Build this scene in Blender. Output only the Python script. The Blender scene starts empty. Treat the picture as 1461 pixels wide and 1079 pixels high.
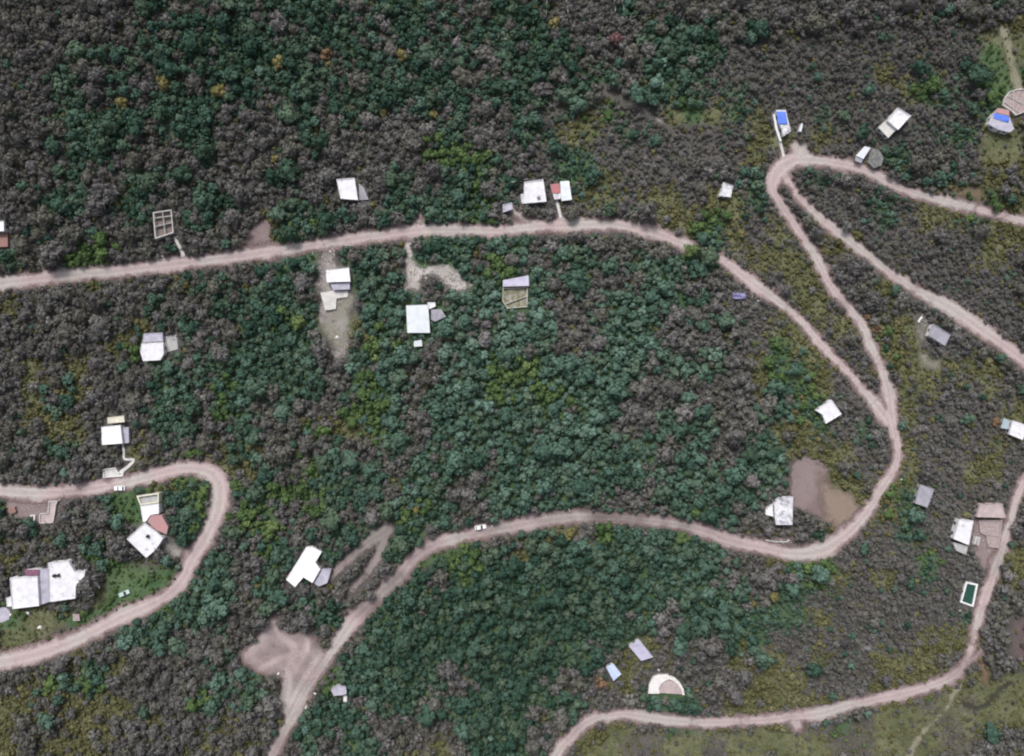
import bpy, bmesh, math, random
import numpy as np
R = math.radians
rng = np.random.default_rng(7)
random.seed(7)
S = 0.25            # metres per photo pixel on the z = 0 plane
HC = 300.0          # camera height
CX, CY = 730.5, 539.5
scn = bpy.context.scene
col = scn.collection

# ------------------------------------------------------------------ terrain
def ground(x, y):
    x = np.asarray(x, float); y = np.asarray(y, float)
    z = 3.2*np.sin(x/64+0.6)*np.cos(y/58+0.3) + 1.7*np.sin((x*0.8+y)/37+1.1) + 1.2*np.sin((x-1.3*y)/49+2.0)
    d = np.sqrt(x*x+y*y)
    return z*np.clip(1.6-d/700, 0.25, 1.0)
def plane(px, py, z):
    k = (1-np.asarray(z, float)/HC)*S
    return (np.asarray(px, float)-CX)*k, (CY-np.asarray(py, float))*k
def W(px, py, dz=0.0):
    z = np.zeros_like(np.asarray(px, float))
    for _ in range(8):
        x, y = plane(px, py, z)
        z = ground(x, y)+dz
    x, y = plane(px, py, z)
    return x, y, z
def toppx(x, y, z):
    k = (1-z/HC)*S
    return x/k+CX, CY-y/k

# ------------------------------------------------------------------ object helpers
def prop(o, label=None, cat=None, group=None, kind=None):
    if label: o['label'] = label
    if cat: o['category'] = cat
    if group: o['group'] = group
    if kind: o['kind'] = kind
    return o
def empty(name, loc, rz=0.0):
    o = bpy.data.objects.new(name, None); col.objects.link(o)
    o.empty_display_size = 0.5
    o.location = loc; o.rotation_euler = (0, 0, rz)
    return o
def link(name, me, parent=None):
    o = bpy.data.objects.new(name, me); col.objects.link(o)
    if parent is not None: o.parent = parent
    return o
def np_mesh(name, V, quads, tris, mats, attrs=None, qmi=None, tmi=None):
    me = bpy.data.meshes.new(name)
    V = np.asarray(V, np.float32)
    quads = np.asarray(quads, np.int32).reshape(-1, 4); tris = np.asarray(tris, np.int32).reshape(-1, 3)
    nq, nt = len(quads), len(tris)
    me.vertices.add(len(V)); me.vertices.foreach_set('co', V.ravel())
    me.loops.add(nq*4+nt*3)
    me.loops.foreach_set('vertex_index', np.concatenate([quads.ravel(), tris.ravel()]))
    me.polygons.add(nq+nt)
    me.polygons.foreach_set('loop_start', np.concatenate([np.arange(nq)*4, nq*4+np.arange(nt)*3]).astype(np.int32))
    mi = np.zeros(nq+nt, np.int32)
    if qmi is not None: mi[:nq] = qmi
    if tmi is not None: mi[nq:] = tmi
    me.polygons.foreach_set('material_index', mi)
    for m in mats: me.materials.append(m)
    for k, a in (attrs or {}).items():
        at = me.attributes.new(k, 'FLOAT', 'POINT'); at.data.foreach_set('value', np.asarray(a, np.float32))
    me.update(calc_edges=True)
    return me

class MB:
    """collects boxes, prisms and rings, then links them as ONE mesh object"""
    def __init__(s): s.v = []; s.f = []; s.m = []
    def add(s, V, F, m=0):
        b = len(s.v); s.v += [tuple(map(float, p)) for p in V]
        s.f += [tuple(i+b for i in f) for f in F]; s.m += [m]*len(F)
    def prism(s, poly, z0, z1, m=0, top=True, bottom=False):
        n = len(poly)
        zf0 = z0 if callable(z0) else (lambda p: z0)
        zf1 = z1 if callable(z1) else (lambda p: z1)
        V = [(p[0], p[1], zf0(p)) for p in poly]+[(p[0], p[1], zf1(p)) for p in poly]
        F = [(i, (i+1) % n, n+(i+1) % n, n+i) for i in range(n)]
        if top: F.append(tuple(range(n, 2*n)))
        if bottom: F.append(tuple(range(n-1, -1, -1)))
        s.add(V, F, m)
    def ring(s, outer, inner, z0, z1, m=0):
        n = len(outer)
        V = [(p[0], p[1], z) for z in (z0, z1) for pl in (outer, inner) for p in pl]
        F = []
        for i in range(n):
            j = (i+1) % n
            F += [(i, j, 2*n+j, 2*n+i), (n+j, n+i, 3*n+i, 3*n+j), (2*n+i, 2*n+j, 3*n+j, 3*n+i), (j, i, n+i, n+j)]
        s.add(V, F, m)
    def box(s, c, sx, sy, sz, ang=0.0, m=0):
        ca, sa = math.cos(ang), math.sin(ang)
        V = []
        for z in (-sz/2, sz/2):
            for x, y in ((-sx/2, -sy/2), (sx/2, -sy/2), (sx/2, sy/2), (-sx/2, sy/2)):
                V.append((c[0]+x*ca-y*sa, c[1]+x*sa+y*ca, c[2]+z))
        s.add(V, [(3, 2, 1, 0), (4, 5, 6, 7), (0, 1, 5, 4), (1, 2, 6, 5), (2, 3, 7, 6), (3, 0, 4, 7)], m)
    def tube(s, a, b, r0, r1, n=8, m=0):
        a = np.array(a, float); b = np.array(b, float); d = b-a; d /= np.linalg.norm(d)
        u = np.cross(d, (0, 0, 1) if abs(d[2]) < 0.9 else (1, 0, 0)); u /= np.linalg.norm(u); w = np.cross(d, u)
        V = []
        for c, r in ((a, r0), (b, r1)):
            for i in range(n):
                t = 2*math.pi*i/n; V.append(c+r*(math.cos(t)*u+math.sin(t)*w))
        F = [(i, (i+1) % n, n+(i+1) % n, n+i) for i in range(n)]+[tuple(range(n, 2*n)), tuple(range(n-1, -1, -1))]
        s.add(V, F, m)
    def lathe(s, prof, c=(0, 0, 0), n=16, m=0, axis='z'):
        V = []
        for r, z in prof:
            for i in range(n):
                t = 2*math.pi*i/n; p = (r*math.cos(t), r*math.sin(t), z)
                if axis == 'y': p = (p[0], p[2], p[1])
                V.append((p[0]+c[0], p[1]+c[1], p[2]+c[2]))
        F = []
        for k in range(len(prof)-1):
            for i in range(n):
                j = (i+1) % n; F.append((k*n+i, k*n+j, (k+1)*n+j, (k+1)*n+i))
        F.append(tuple(range((len(prof)-1)*n, len(prof)*n))); F.append(tuple(range(n-1, -1, -1)))
        s.add(V, F, m)
    def build(s, name, mats, parent=None, off=(0, 0, 0), bevel=0.0, smooth=False):
        me = bpy.data.meshes.new(name)
        me.from_pydata([(a-off[0], b-off[1], c-off[2]) for a, b, c in s.v], [], s.f)
        if not isinstance(mats, (list, tuple)): mats = [mats]
        for m in mats: me.materials.append(m)
        me.polygons.foreach_set('material_index', s.m)
        bm = bmesh.new(); bm.from_mesh(me)
        bmesh.ops.recalc_face_normals(bm, faces=bm.faces)
        if bevel > 0:
            bmesh.ops.bevel(bm, geom=[e for e in bm.edges], offset=bevel, segments=2, affect='EDGES', clamp_overlap=True)
        for f in bm.faces: f.smooth = smooth
        bm.to_mesh(me); bm.free(); me.update()
        return link(name, me, parent)

def area2(p): return sum(p[i][0]*p[(i+1) % len(p)][1]-p[(i+1) % len(p)][0]*p[i][1] for i in range(len(p)))
def ccw(p): return list(p) if area2(p) > 0 else list(p)[::-1]
def inset(p, d):
    """offset a CCW polygon inward by d (negative: outward)"""
    n = len(p); out = []
    for i in range(n):
        a, b, c = np.array(p[i-1]), np.array(p[i]), np.array(p[(i+1) % n])
        e1 = (b-a)/np.linalg.norm(b-a); e2 = (c-b)/np.linalg.norm(c-b)
        n1 = np.array((-e1[1], e1[0])); n2 = np.array((-e2[1], e2[0]))
        k = n1+n2; q = max(1+n1.dot(n2), 0.35)
        out.append(tuple(b+k*d/q))
    return out

# ------------------------------------------------------------------ materials
def nodes_of(name):
    m = bpy.data.materials.new(name); m.use_nodes = True
    nt = m.node_tree; nt.nodes.clear()
    out = nt.nodes.new('ShaderNodeOutputMaterial')
    return m, nt, out
def N(nt, t, **kw):
    n = nt.nodes.new(t)
    for k, v in kw.items(): setattr(n, k, v)
    return n
def noise(nt, vec, scale, detail=3.0, rough=0.6):
    n = N(nt, 'ShaderNodeTexNoise'); n.inputs['Scale'].default_value = scale
    n.inputs['Detail'].default_value = detail; n.inputs['Roughness'].default_value = rough
    nt.links.new(vec, n.inputs['Vector']); return n.outputs['Fac']
def mathn(nt, op, a, b=None, clamp=False):
    n = N(nt, 'ShaderNodeMath', operation=op, use_clamp=clamp)
    for i, v in enumerate((a, b)):
        if v is None: continue
        if isinstance(v, (int, float)): n.inputs[i].default_value = v
        else: nt.links.new(v, n.inputs[i])
    return n.outputs[0]
def maprange(nt, v, a, b, c=0.0, d=1.0, smooth=True):
    n = N(nt, 'ShaderNodeMapRange'); n.interpolation_type = 'SMOOTHSTEP' if smooth else 'LINEAR'
    nt.links.new(v, n.inputs[0])
    for i, x in enumerate((a, b, c, d)): n.inputs[1+i].default_value = x
    return n.outputs[0]
def mixc(nt, f, a, b):
    n = N(nt, 'ShaderNodeMix', data_type='RGBA')
    if isinstance(f, (int, float)): n.inputs[0].default_value = f
    else: nt.links.new(f, n.inputs[0])
    for i, v in ((6, a), (7, b)):
        if isinstance(v, (tuple, list)): n.inputs[i].default_value = (*v, 1)
        else: nt.links.new(v, n.inputs[i])
    return n.outputs[2]
def scalec(nt, c, f):
    n = N(nt, 'ShaderNodeVectorMath', operation='SCALE')
    if isinstance(c, (tuple, list)): n.inputs[0].default_value = c
    else: nt.links.new(c, n.inputs[0])
    nt.links.new(f, n.inputs['Scale']); return n.outputs[0]
def attr(nt, name):
    n = N(nt, 'ShaderNodeAttribute'); n.attribute_name = name; return n.outputs['Fac']
def position(nt): return N(nt, 'ShaderNodeNewGeometry').outputs['Position']

def surf(name, c1, c2=None, s1=0.6, s2=6.0, var=0.25, rough=0.85, spec=0.25, stain=None, stain_lo=0.58, bump=0.0, metal=0.0):
    m, nt, out = nodes_of(name); p = position(nt)
    c2 = c2 or tuple(x*0.8 for x in c1)
    n1 = noise(nt, p, s1, 4.0); n2 = noise(nt, p, s2, 4.0)
    c = mixc(nt, maprange(nt, n1, 0.35, 0.65), c1, c2)
    if stain:
        n3 = noise(nt, p, s1*0.8+0.13, 5.0, 0.7)
        c = mixc(nt, mathn(nt, 'MULTIPLY', maprange(nt, n3, stain_lo, stain_lo+0.13), 0.75), c, stain)
    c = scalec(nt, c, maprange(nt, n2, 0.25, 0.75, 1-var, 1+var*0.5, False))
    b = N(nt, 'ShaderNodeBsdfPrincipled'); nt.links.new(c, b.inputs['Base Color'])
    b.inputs['Roughness'].default_value = rough; b.inputs['Specular IOR Level'].default_value = spec
    b.inputs['Metallic'].default_value = metal
    if bump:
        bn = N(nt, 'ShaderNodeBump'); bn.inputs['Strength'].default_value = bump; bn.inputs['Distance'].default_value = 0.05
        nt.links.new(n2, bn.inputs['Height']); nt.links.new(bn.outputs[0], b.inputs['Normal'])
    nt.links.new(b.outputs[0], out.inputs[0]); return m

def sheetmetal(name, c1, c2, ang=0.0, stain=(0.2, 0.12, 0.08)):
    m, nt, out = nodes_of(name)
    p = position(nt)
    mp = N(nt, 'ShaderNodeMapping'); mp.inputs['Rotation'].default_value = (0, 0, ang); nt.links.new(p, mp.inputs[0])
    wv = N(nt, 'ShaderNodeTexWave', wave_type='BANDS', bands_direction='X'); wv.inputs['Scale'].default_value = 1.6
    nt.links.new(mp.outputs[0], wv.inputs['Vector'])
    n1 = noise(nt, p, 0.5, 4.0); n2 = noise(nt, p, 3.0, 4.0)
    c = mixc(nt, maprange(nt, n1, 0.4, 0.7), c1, c2)
    c = mixc(nt, mathn(nt, 'MULTIPLY', maprange(nt, n2, 0.6, 0.75), 0.35), c, stain)
    c = scalec(nt, c, maprange(nt, wv.outputs['Fac'], 0, 1, 0.88, 1.02, False))
    b = N(nt, 'ShaderNodeBsdfPrincipled'); nt.links.new(c, b.inputs['Base Color'])
    b.inputs['Roughness'].default_value = 0.55; b.inputs['Metallic'].default_value = 0.1
    bn = N(nt, 'ShaderNodeBump'); bn.inputs['Strength'].default_value = 0.5; bn.inputs['Distance'].default_value = 0.04
    nt.links.new(wv.outputs['Fac'], bn.inputs['Height']); nt.links.new(bn.outputs[0], b.inputs['Normal'])
    nt.links.new(b.outputs[0], out.inputs[0]); return m

def foliage(name, a, b, c, nscale=1.3, var=0.25, alt=None):
    """a, b, c: three natural leaf colours; the tint of each tree sets its place between them"""
    m, nt, out = nodes_of(name); p = position(nt)
    oc = N(nt, 'ShaderNodeSeparateColor'); nt.links.new(N(nt, 'ShaderNodeObjectInfo').outputs['Color'], oc.inputs[0])
    t = mathn(nt, 'ADD', attr(nt, 'tint'), oc.outputs[0])     # tree tone with its painted vignetting: per mesh part or per object
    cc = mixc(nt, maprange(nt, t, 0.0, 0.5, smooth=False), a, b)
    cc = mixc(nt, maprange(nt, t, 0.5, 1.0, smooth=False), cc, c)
    if alt: cc = mixc(nt, mathn(nt, 'ADD', attr(nt, 'hue'), oc.outputs[1]), cc, alt)
    n = noise(nt, p, nscale, 3.0, 0.65)
    cc = scalec(nt, cc, maprange(nt, n, 0.28, 0.72, 1-var, 1+var, False))
    d = N(nt, 'ShaderNodeBsdfDiffuse'); nt.links.new(cc, d.inputs[0])
    tr = N(nt, 'ShaderNodeBsdfTranslucent'); nt.links.new(cc, tr.inputs[0])
    mx = N(nt, 'ShaderNodeMixShader'); mx.inputs[0].default_value = 0.12
    nt.links.new(d.outputs[0], mx.inputs[1]); nt.links.new(tr.outputs[0], mx.inputs[2])
    nt.links.new(mx.outputs[0], out.inputs[0]); return m

def earth(name, pale1, pale2, verge, fade=(-1.8, -0.3), tracks=True, cover=1.0, rag=4.2):
    """dirt sheet with a ragged border: attr 'edge' = metres inside the border, 'u' = 0 centre .. 1 border, 'dull' = darker colour"""
    m, nt, out = nodes_of(name); p = position(nt)
    e = attr(nt, 'edge'); u = attr(nt, 'u')
    nb = noise(nt, p, 0.28, 4.0, 0.65); nf = noise(nt, p, 1.7, 4.0, 0.7); nl = noise(nt, p, 0.055, 2.0); nm_ = noise(nt, p, 0.16, 4.0, 0.6)
    ee = mathn(nt, 'ADD', e, mathn(nt, 'ADD', mathn(nt, 'MULTIPLY', mathn(nt, 'SUBTRACT', nb, 0.5), rag), mathn(nt, 'MULTIPLY', mathn(nt, 'SUBTRACT', nf, 0.5), 1.6)))
    ee = mathn(nt, 'ADD', ee, mathn(nt, 'MULTIPLY', mathn(nt, 'SUBTRACT', noise(nt, p, 0.075, 2.0), 0.5), 3.4 if tracks else 4.0))
    pale = mixc(nt, maprange(nt, nl, 0.42, 0.58), pale1, pale2)
    du = mathn(nt, 'ADD', attr(nt, 'dull'), mathn(nt, 'MULTIPLY', mathn(nt, 'SUBTRACT', nm_, 0.5), 1.0))
    pale = mixc(nt, maprange(nt, du, 0.0, 1.0, smooth=False), pale, tuple(0.40*a for a in pale1))
    c = mixc(nt, maprange(nt, ee, -0.45, 1.15), verge, pale)
    if tracks:
        tr = mathn(nt, 'ABSOLUTE', mathn(nt, 'SUBTRACT', mathn(nt, 'ADD', u, mathn(nt, 'MULTIPLY', mathn(nt, 'SUBTRACT', nb, 0.5), 0.35)), 0.42))
        c = scalec(nt, c, maprange(nt, tr, 0.05, 0.30, 1.05, 0.92))
        npot = noise(nt, p, 0.75, 3.0, 0.6)
        c = scalec(nt, c, maprange(nt, npot, 0.60, 0.72, 1.0, 0.80))
    c = scalec(nt, c, maprange(nt, nf, 0.25, 0.75, 0.80, 1.14, False))
    d = N(nt, 'ShaderNodeBsdfDiffuse'); nt.links.new(c, d.inputs[0])
    t = N(nt, 'ShaderNodeBsdfTransparent')
    mx = N(nt, 'ShaderNodeMixShader'); nt.links.new(maprange(nt, ee, fade[0], fade[1], 0.0, cover), mx.inputs[0])
    nt.links.new(t.outputs[0], mx.inputs[1]); nt.links.new(d.outputs[0], mx.inputs[2])
    nt.links.new(mx.outputs[0], out.inputs[0]); return m

def ground_mat():
    m, nt, out = nodes_of('ground soil'); p = position(nt)
    n1 = noise(nt, p, 0.12, 4.0); n2 = noise(nt, p, 1.1, 5.0, 0.7); n3 = noise(nt, p, 5.0, 3.0)
    c = mixc(nt, maprange(nt, n1, 0.35, 0.65), (0.074, 0.070, 0.066), (0.106, 0.101, 0.094))
    ol = mathn(nt, 'ADD', attr(nt, 'olive'), mathn(nt, 'MULTIPLY', mathn(nt, 'SUBTRACT', n2, 0.5), 1.2))
    c = mixc(nt, maprange(nt, ol, 0.25, 0.75), c, mixc(nt, maprange(nt, n1, 0.3, 0.7), (0.080, 0.092, 0.048), (0.140, 0.146, 0.086)))
    gr = mathn(nt, 'ADD', attr(nt, 'green'), mathn(nt, 'MULTIPLY', mathn(nt, 'SUBTRACT', n2, 0.5), 1.0))
    c = mixc(nt, maprange(nt, gr, 0.3, 0.75), c, mixc(nt, maprange(nt, n1, 0.3, 0.7), (0.046, 0.086, 0.042), (0.088, 0.130, 0.066)))
    c = scalec(nt, c, maprange(nt, n2, 0.25, 0.75, 0.7, 1.3, False))
    c = scalec(nt, c, maprange(nt, n3, 0.25, 0.75, 0.85, 1.15, False))
    d = N(nt, 'ShaderNodeBsdfDiffuse'); nt.links.new(c, d.inputs[0])
    nt.links.new(d.outputs[0], out.inputs[0]); return m

M = {}
M['white'] = surf('white roof paint', (0.66, 0.66, 0.67), (0.56, 0.56, 0.60), 0.45, 4.0, 0.14, stain=(0.30, 0.30, 0.32), stain_lo=0.56)
M['white_clean'] = surf('clean white roof paint', (0.70, 0.70, 0.71), (0.63, 0.63, 0.66), 0.4, 3.0, 0.10, stain=(0.48, 0.48, 0.50), stain_lo=0.6)
M['white_dirty'] = surf('weathered white roof', (0.64, 0.64, 0.66), (0.48, 0.48, 0.52), 0.6, 4.0, 0.2, stain=(0.15, 0.15, 0.17), stain_lo=0.50)
M['cream'] = surf('cream plaster', (0.62, 0.60, 0.50), (0.54, 0.52, 0.43), 0.4, 4.0, 0.15, stain=(0.3, 0.29, 0.24))
M['wall_white'] = surf('white plaster wall', (0.70, 0.70, 0.70), (0.62, 0.62, 0.63), 0.5, 4.0, 0.12, stain=(0.4, 0.39, 0.38))
M['lilac'] = surf('pale lilac cement', (0.42, 0.41, 0.48), (0.33, 0.32, 0.39), 0.5, 4.0, 0.2, stain=(0.22, 0.21, 0.25), stain_lo=0.56)
M['lilac_dark'] = surf('grey lilac cement', (0.31, 0.305, 0.345), (0.25, 0.245, 0.285), 0.5, 4.0, 0.2, stain=(0.42, 0.42, 0.43), stain_lo=0.58)
M['concrete'] = surf('grey concrete', (0.40, 0.40, 0.40), (0.32, 0.32, 0.32), 0.5, 5.0, 0.2, stain=(0.2, 0.2, 0.2))
M['concrete_pale'] = surf('pale concrete', (0.54, 0.53, 0.51), (0.44, 0.43, 0.42), 0.5, 5.0, 0.2, stain=(0.26, 0.25, 0.24))
M['concrete_dark'] = surf('dark weathered concrete', (0.22, 0.22, 0.23), (0.16, 0.16, 0.17), 0.6, 5.0, 0.25)
M['pink'] = surf('pinkish cement', (0.45, 0.37, 0.37), (0.36, 0.30, 0.30), 0.6, 5.0, 0.25, stain=(0.20, 0.16, 0.16))
M['salmon'] = surf('faded red roof', (0.44, 0.22, 0.22), (0.36, 0.24, 0.24), 0.5, 4.0, 0.2)
M['red'] = surf('red painted roof', (0.40, 0.15, 0.16), (0.34, 0.16, 0.17), 0.5, 4.0, 0.15)
M['maroon'] = surf('maroon roof', (0.16, 0.07, 0.12), (0.24, 0.12, 0.18), 0.9, 4.0, 0.25)
M['brick'] = surf('bare brick', (0.30, 0.17, 0.15), (0.24, 0.15, 0.13), 1.2, 8.0, 0.3)
M['shell_floor'] = surf('cluttered earth floor', (0.21, 0.165, 0.155), (0.15, 0.125, 0.12), 1.2, 8.0, 0.35, stain=(0.32, 0.30, 0.29))
M['rubble'] = surf('broken rubble', (0.40, 0.33, 0.32), (0.26, 0.21, 0.20), 1.5, 8.0, 0.4)
M['tarp'] = surf('blue tarpaulin', (0.08, 0.16, 0.62), (0.10, 0.20, 0.66), 0.8, 4.0, 0.15, rough=0.5, bump=0.6)
M['tarp_dark'] = surf('dusty indigo tarpaulin', (0.13, 0.12, 0.26), (0.22, 0.21, 0.34), 0.9, 4.0, 0.25, rough=0.6, bump=0.6)
M['sheet'] = sheetmetal('white sheet metal', (0.62, 0.66, 0.68), (0.54, 0.57, 0.62), 0.1, (0.45, 0.44, 0.46))
M['sheet_blue'] = sheetmetal('bluish white sheet metal', (0.50, 0.58, 0.72), (0.38, 0.48, 0.66), 0.6)
M['sheet_lilac'] = sheetmetal('lilac sheet metal', (0.46, 0.44, 0.56), (0.36, 0.35, 0.45), 0.9)
M['sheet_grey'] = sheetmetal('grey sheet metal', (0.30, 0.30, 0.34), (0.22, 0.22, 0.26), 0.3)
M['sheet_teal'] = sheetmetal('faded blue-green sheet metal', (0.34, 0.42, 0.46), (0.28, 0.36, 0.40), 0.3)
M['weedy'] = surf('cement floor overgrown with weeds', (0.30, 0.29, 0.26), (0.22, 0.215, 0.18), 0.7, 6.0, 0.3, stain=(0.13, 0.125, 0.035), stain_lo=0.44)
M['netting'] = surf('grey shade netting', (0.20, 0.20, 0.195), (0.12, 0.12, 0.12), 0.9, 5.0, 0.35, stain=(0.06, 0.06, 0.06), stain_lo=0.55)
M['glass'] = surf('window glass', (0.03, 0.035, 0.04), (0.03, 0.03, 0.04), rough=0.12, spec=0.6, var=0.05)
M['frame'] = surf('painted frame', (0.45, 0.45, 0.44), rough=0.5)
M['wood'] = surf('weathered wood', (0.20, 0.15, 0.11), (0.15, 0.11, 0.08), 1.0, 9.0, 0.3)
M['plastic_black'] = surf('black plastic', (0.03, 0.03, 0.032), rough=0.4, var=0.1)
M['plastic_grey'] = surf('grey tank', (0.30, 0.31, 0.32), rough=0.45, var=0.1)
M['plastic_white'] = surf('white plastic', (0.75, 0.76, 0.76), rough=0.4, var=0.06)
M['stone'] = surf('whitewashed stone', (0.72, 0.70, 0.68), (0.55, 0.53, 0.52), 2.0, 9.0, 0.25)
M['car_white'] = surf('white car paint', (0.80, 0.81, 0.82), (0.78, 0.79, 0.80), rough=0.25, spec=0.5, var=0.04)
M['car_teal'] = surf('pale green car paint', (0.42, 0.54, 0.50), (0.38, 0.50, 0.47), rough=0.3, spec=0.5, var=0.08)
M['rubber'] = surf('tyre rubber', (0.03, 0.03, 0.03), rough=0.8)
M['steel'] = surf('wheel steel', (0.45, 0.45, 0.46), rough=0.35, metal=0.6)
M['lamp'] = surf('headlamp lens', (0.6, 0.62, 0.64), rough=0.15, spec=0.6, var=0.03)
M['water'] = surf('dark green water', (0.016, 0.055, 0.042), (0.02, 0.07, 0.05), rough=0.15, spec=0.5, var=0.2)
M['bark'] = surf('bark', (0.13, 0.11, 0.095), (0.09, 0.078, 0.07), 2.0, 9.0, 0.3)
M['bark_pale'] = surf('pale bark', (0.20, 0.18, 0.17), (0.15, 0.135, 0.125), 2.0, 9.0, 0.3)
M['soil_dark'] = surf('disturbed soil', (0.13, 0.09, 0.075), (0.10, 0.075, 0.06), 0.8, 6.0, 0.3)
M['F_T'] = foliage('dark green leaves', (0.034, 0.070, 0.051), (0.086, 0.148, 0.114), (0.168, 0.258, 0.212), 0.9, 0.26, (0.105, 0.142, 0.092))
M['F_B'] = foliage('grey brown dry twigs', (0.096, 0.093, 0.092), (0.143, 0.140, 0.137), (0.220, 0.214, 0.210), 0.9, 0.26, (0.128, 0.130, 0.096))
M['F_O'] = foliage('olive leaves', (0.098, 0.100, 0.046), (0.142, 0.140, 0.070), (0.215, 0.206, 0.112))
M['F_G'] = foliage('bright green leaves', (0.062, 0.105, 0.044), (0.100, 0.156, 0.062), (0.170, 0.225, 0.090))
M['F_Y'] = foliage('yellow blossom leaves', (0.17, 0.155, 0.065), (0.21, 0.19, 0.085), (0.27, 0.235, 0.12))
M['F_P'] = foliage('dusty pink blossom', (0.18, 0.105, 0.108), (0.21, 0.12, 0.122), (0.24, 0.14, 0.14))
M['F_R'] = foliage('rusty orange leaves', (0.18, 0.115, 0.075), (0.21, 0.14, 0.09), (0.24, 0.17, 0.11))
M['ground'] = ground_mat()
M['road'] = earth('dirt road', (0.392, 0.318, 0.316), (0.385, 0.350, 0.332), (0.185, 0.140, 0.136))
M['track'] = earth('grey track', (0.285, 0.235, 0.232), (0.25, 0.225, 0.215), (0.14, 0.122, 0.118), (-2.0, 0.6), True, 0.9)
M['clay'] = earth('pink clay', (0.215, 0.162, 0.168), (0.245, 0.195, 0.192), (0.16, 0.125, 0.12), (-2.6, 1.0), False, 0.85, 8.5)
M['sand'] = earth('tan clay', (0.245, 0.192, 0.158), (0.265, 0.215, 0.185), (0.16, 0.13, 0.09), (-2.5, 3.5), False, 0.85, 7.0)
M['yard'] = earth('trodden grey yard', (0.30, 0.278, 0.268), (0.235, 0.225, 0.19), (0.14, 0.13, 0.12), (-1.0, 3.2), False, 0.9, 8.0)
M['rubblebed'] = earth('pale crushed stone', (0.44, 0.41, 0.39), (0.34, 0.32, 0.30), (0.17, 0.15, 0.14), (-0.4, 2.0), False, 0.95, 6.5)
M['orange'] = earth('orange earth', (0.21, 0.14, 0.10), (0.19, 0.145, 0.105), (0.15, 0.10, 0.07), (-1.8, 1.8), False, 0.75)
M['bare'] = earth('dull reddish earth', (0.165, 0.118, 0.122), (0.150, 0.122, 0.120), (0.12, 0.10, 0.10), (-2.4, 3.0), False, 0.6)
M['grasspath'] = earth('worn grass', (0.24, 0.235, 0.165), (0.25, 0.24, 0.18), (0.15, 0.15, 0.10), (-1.6, 0.6), False, 0.85)
M['drain'] = earth('dark ditch', (0.045, 0.045, 0.038), (0.05, 0.05, 0.042), (0.06, 0.06, 0.045), (-0.9, 0.5), False, 0.8)

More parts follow.
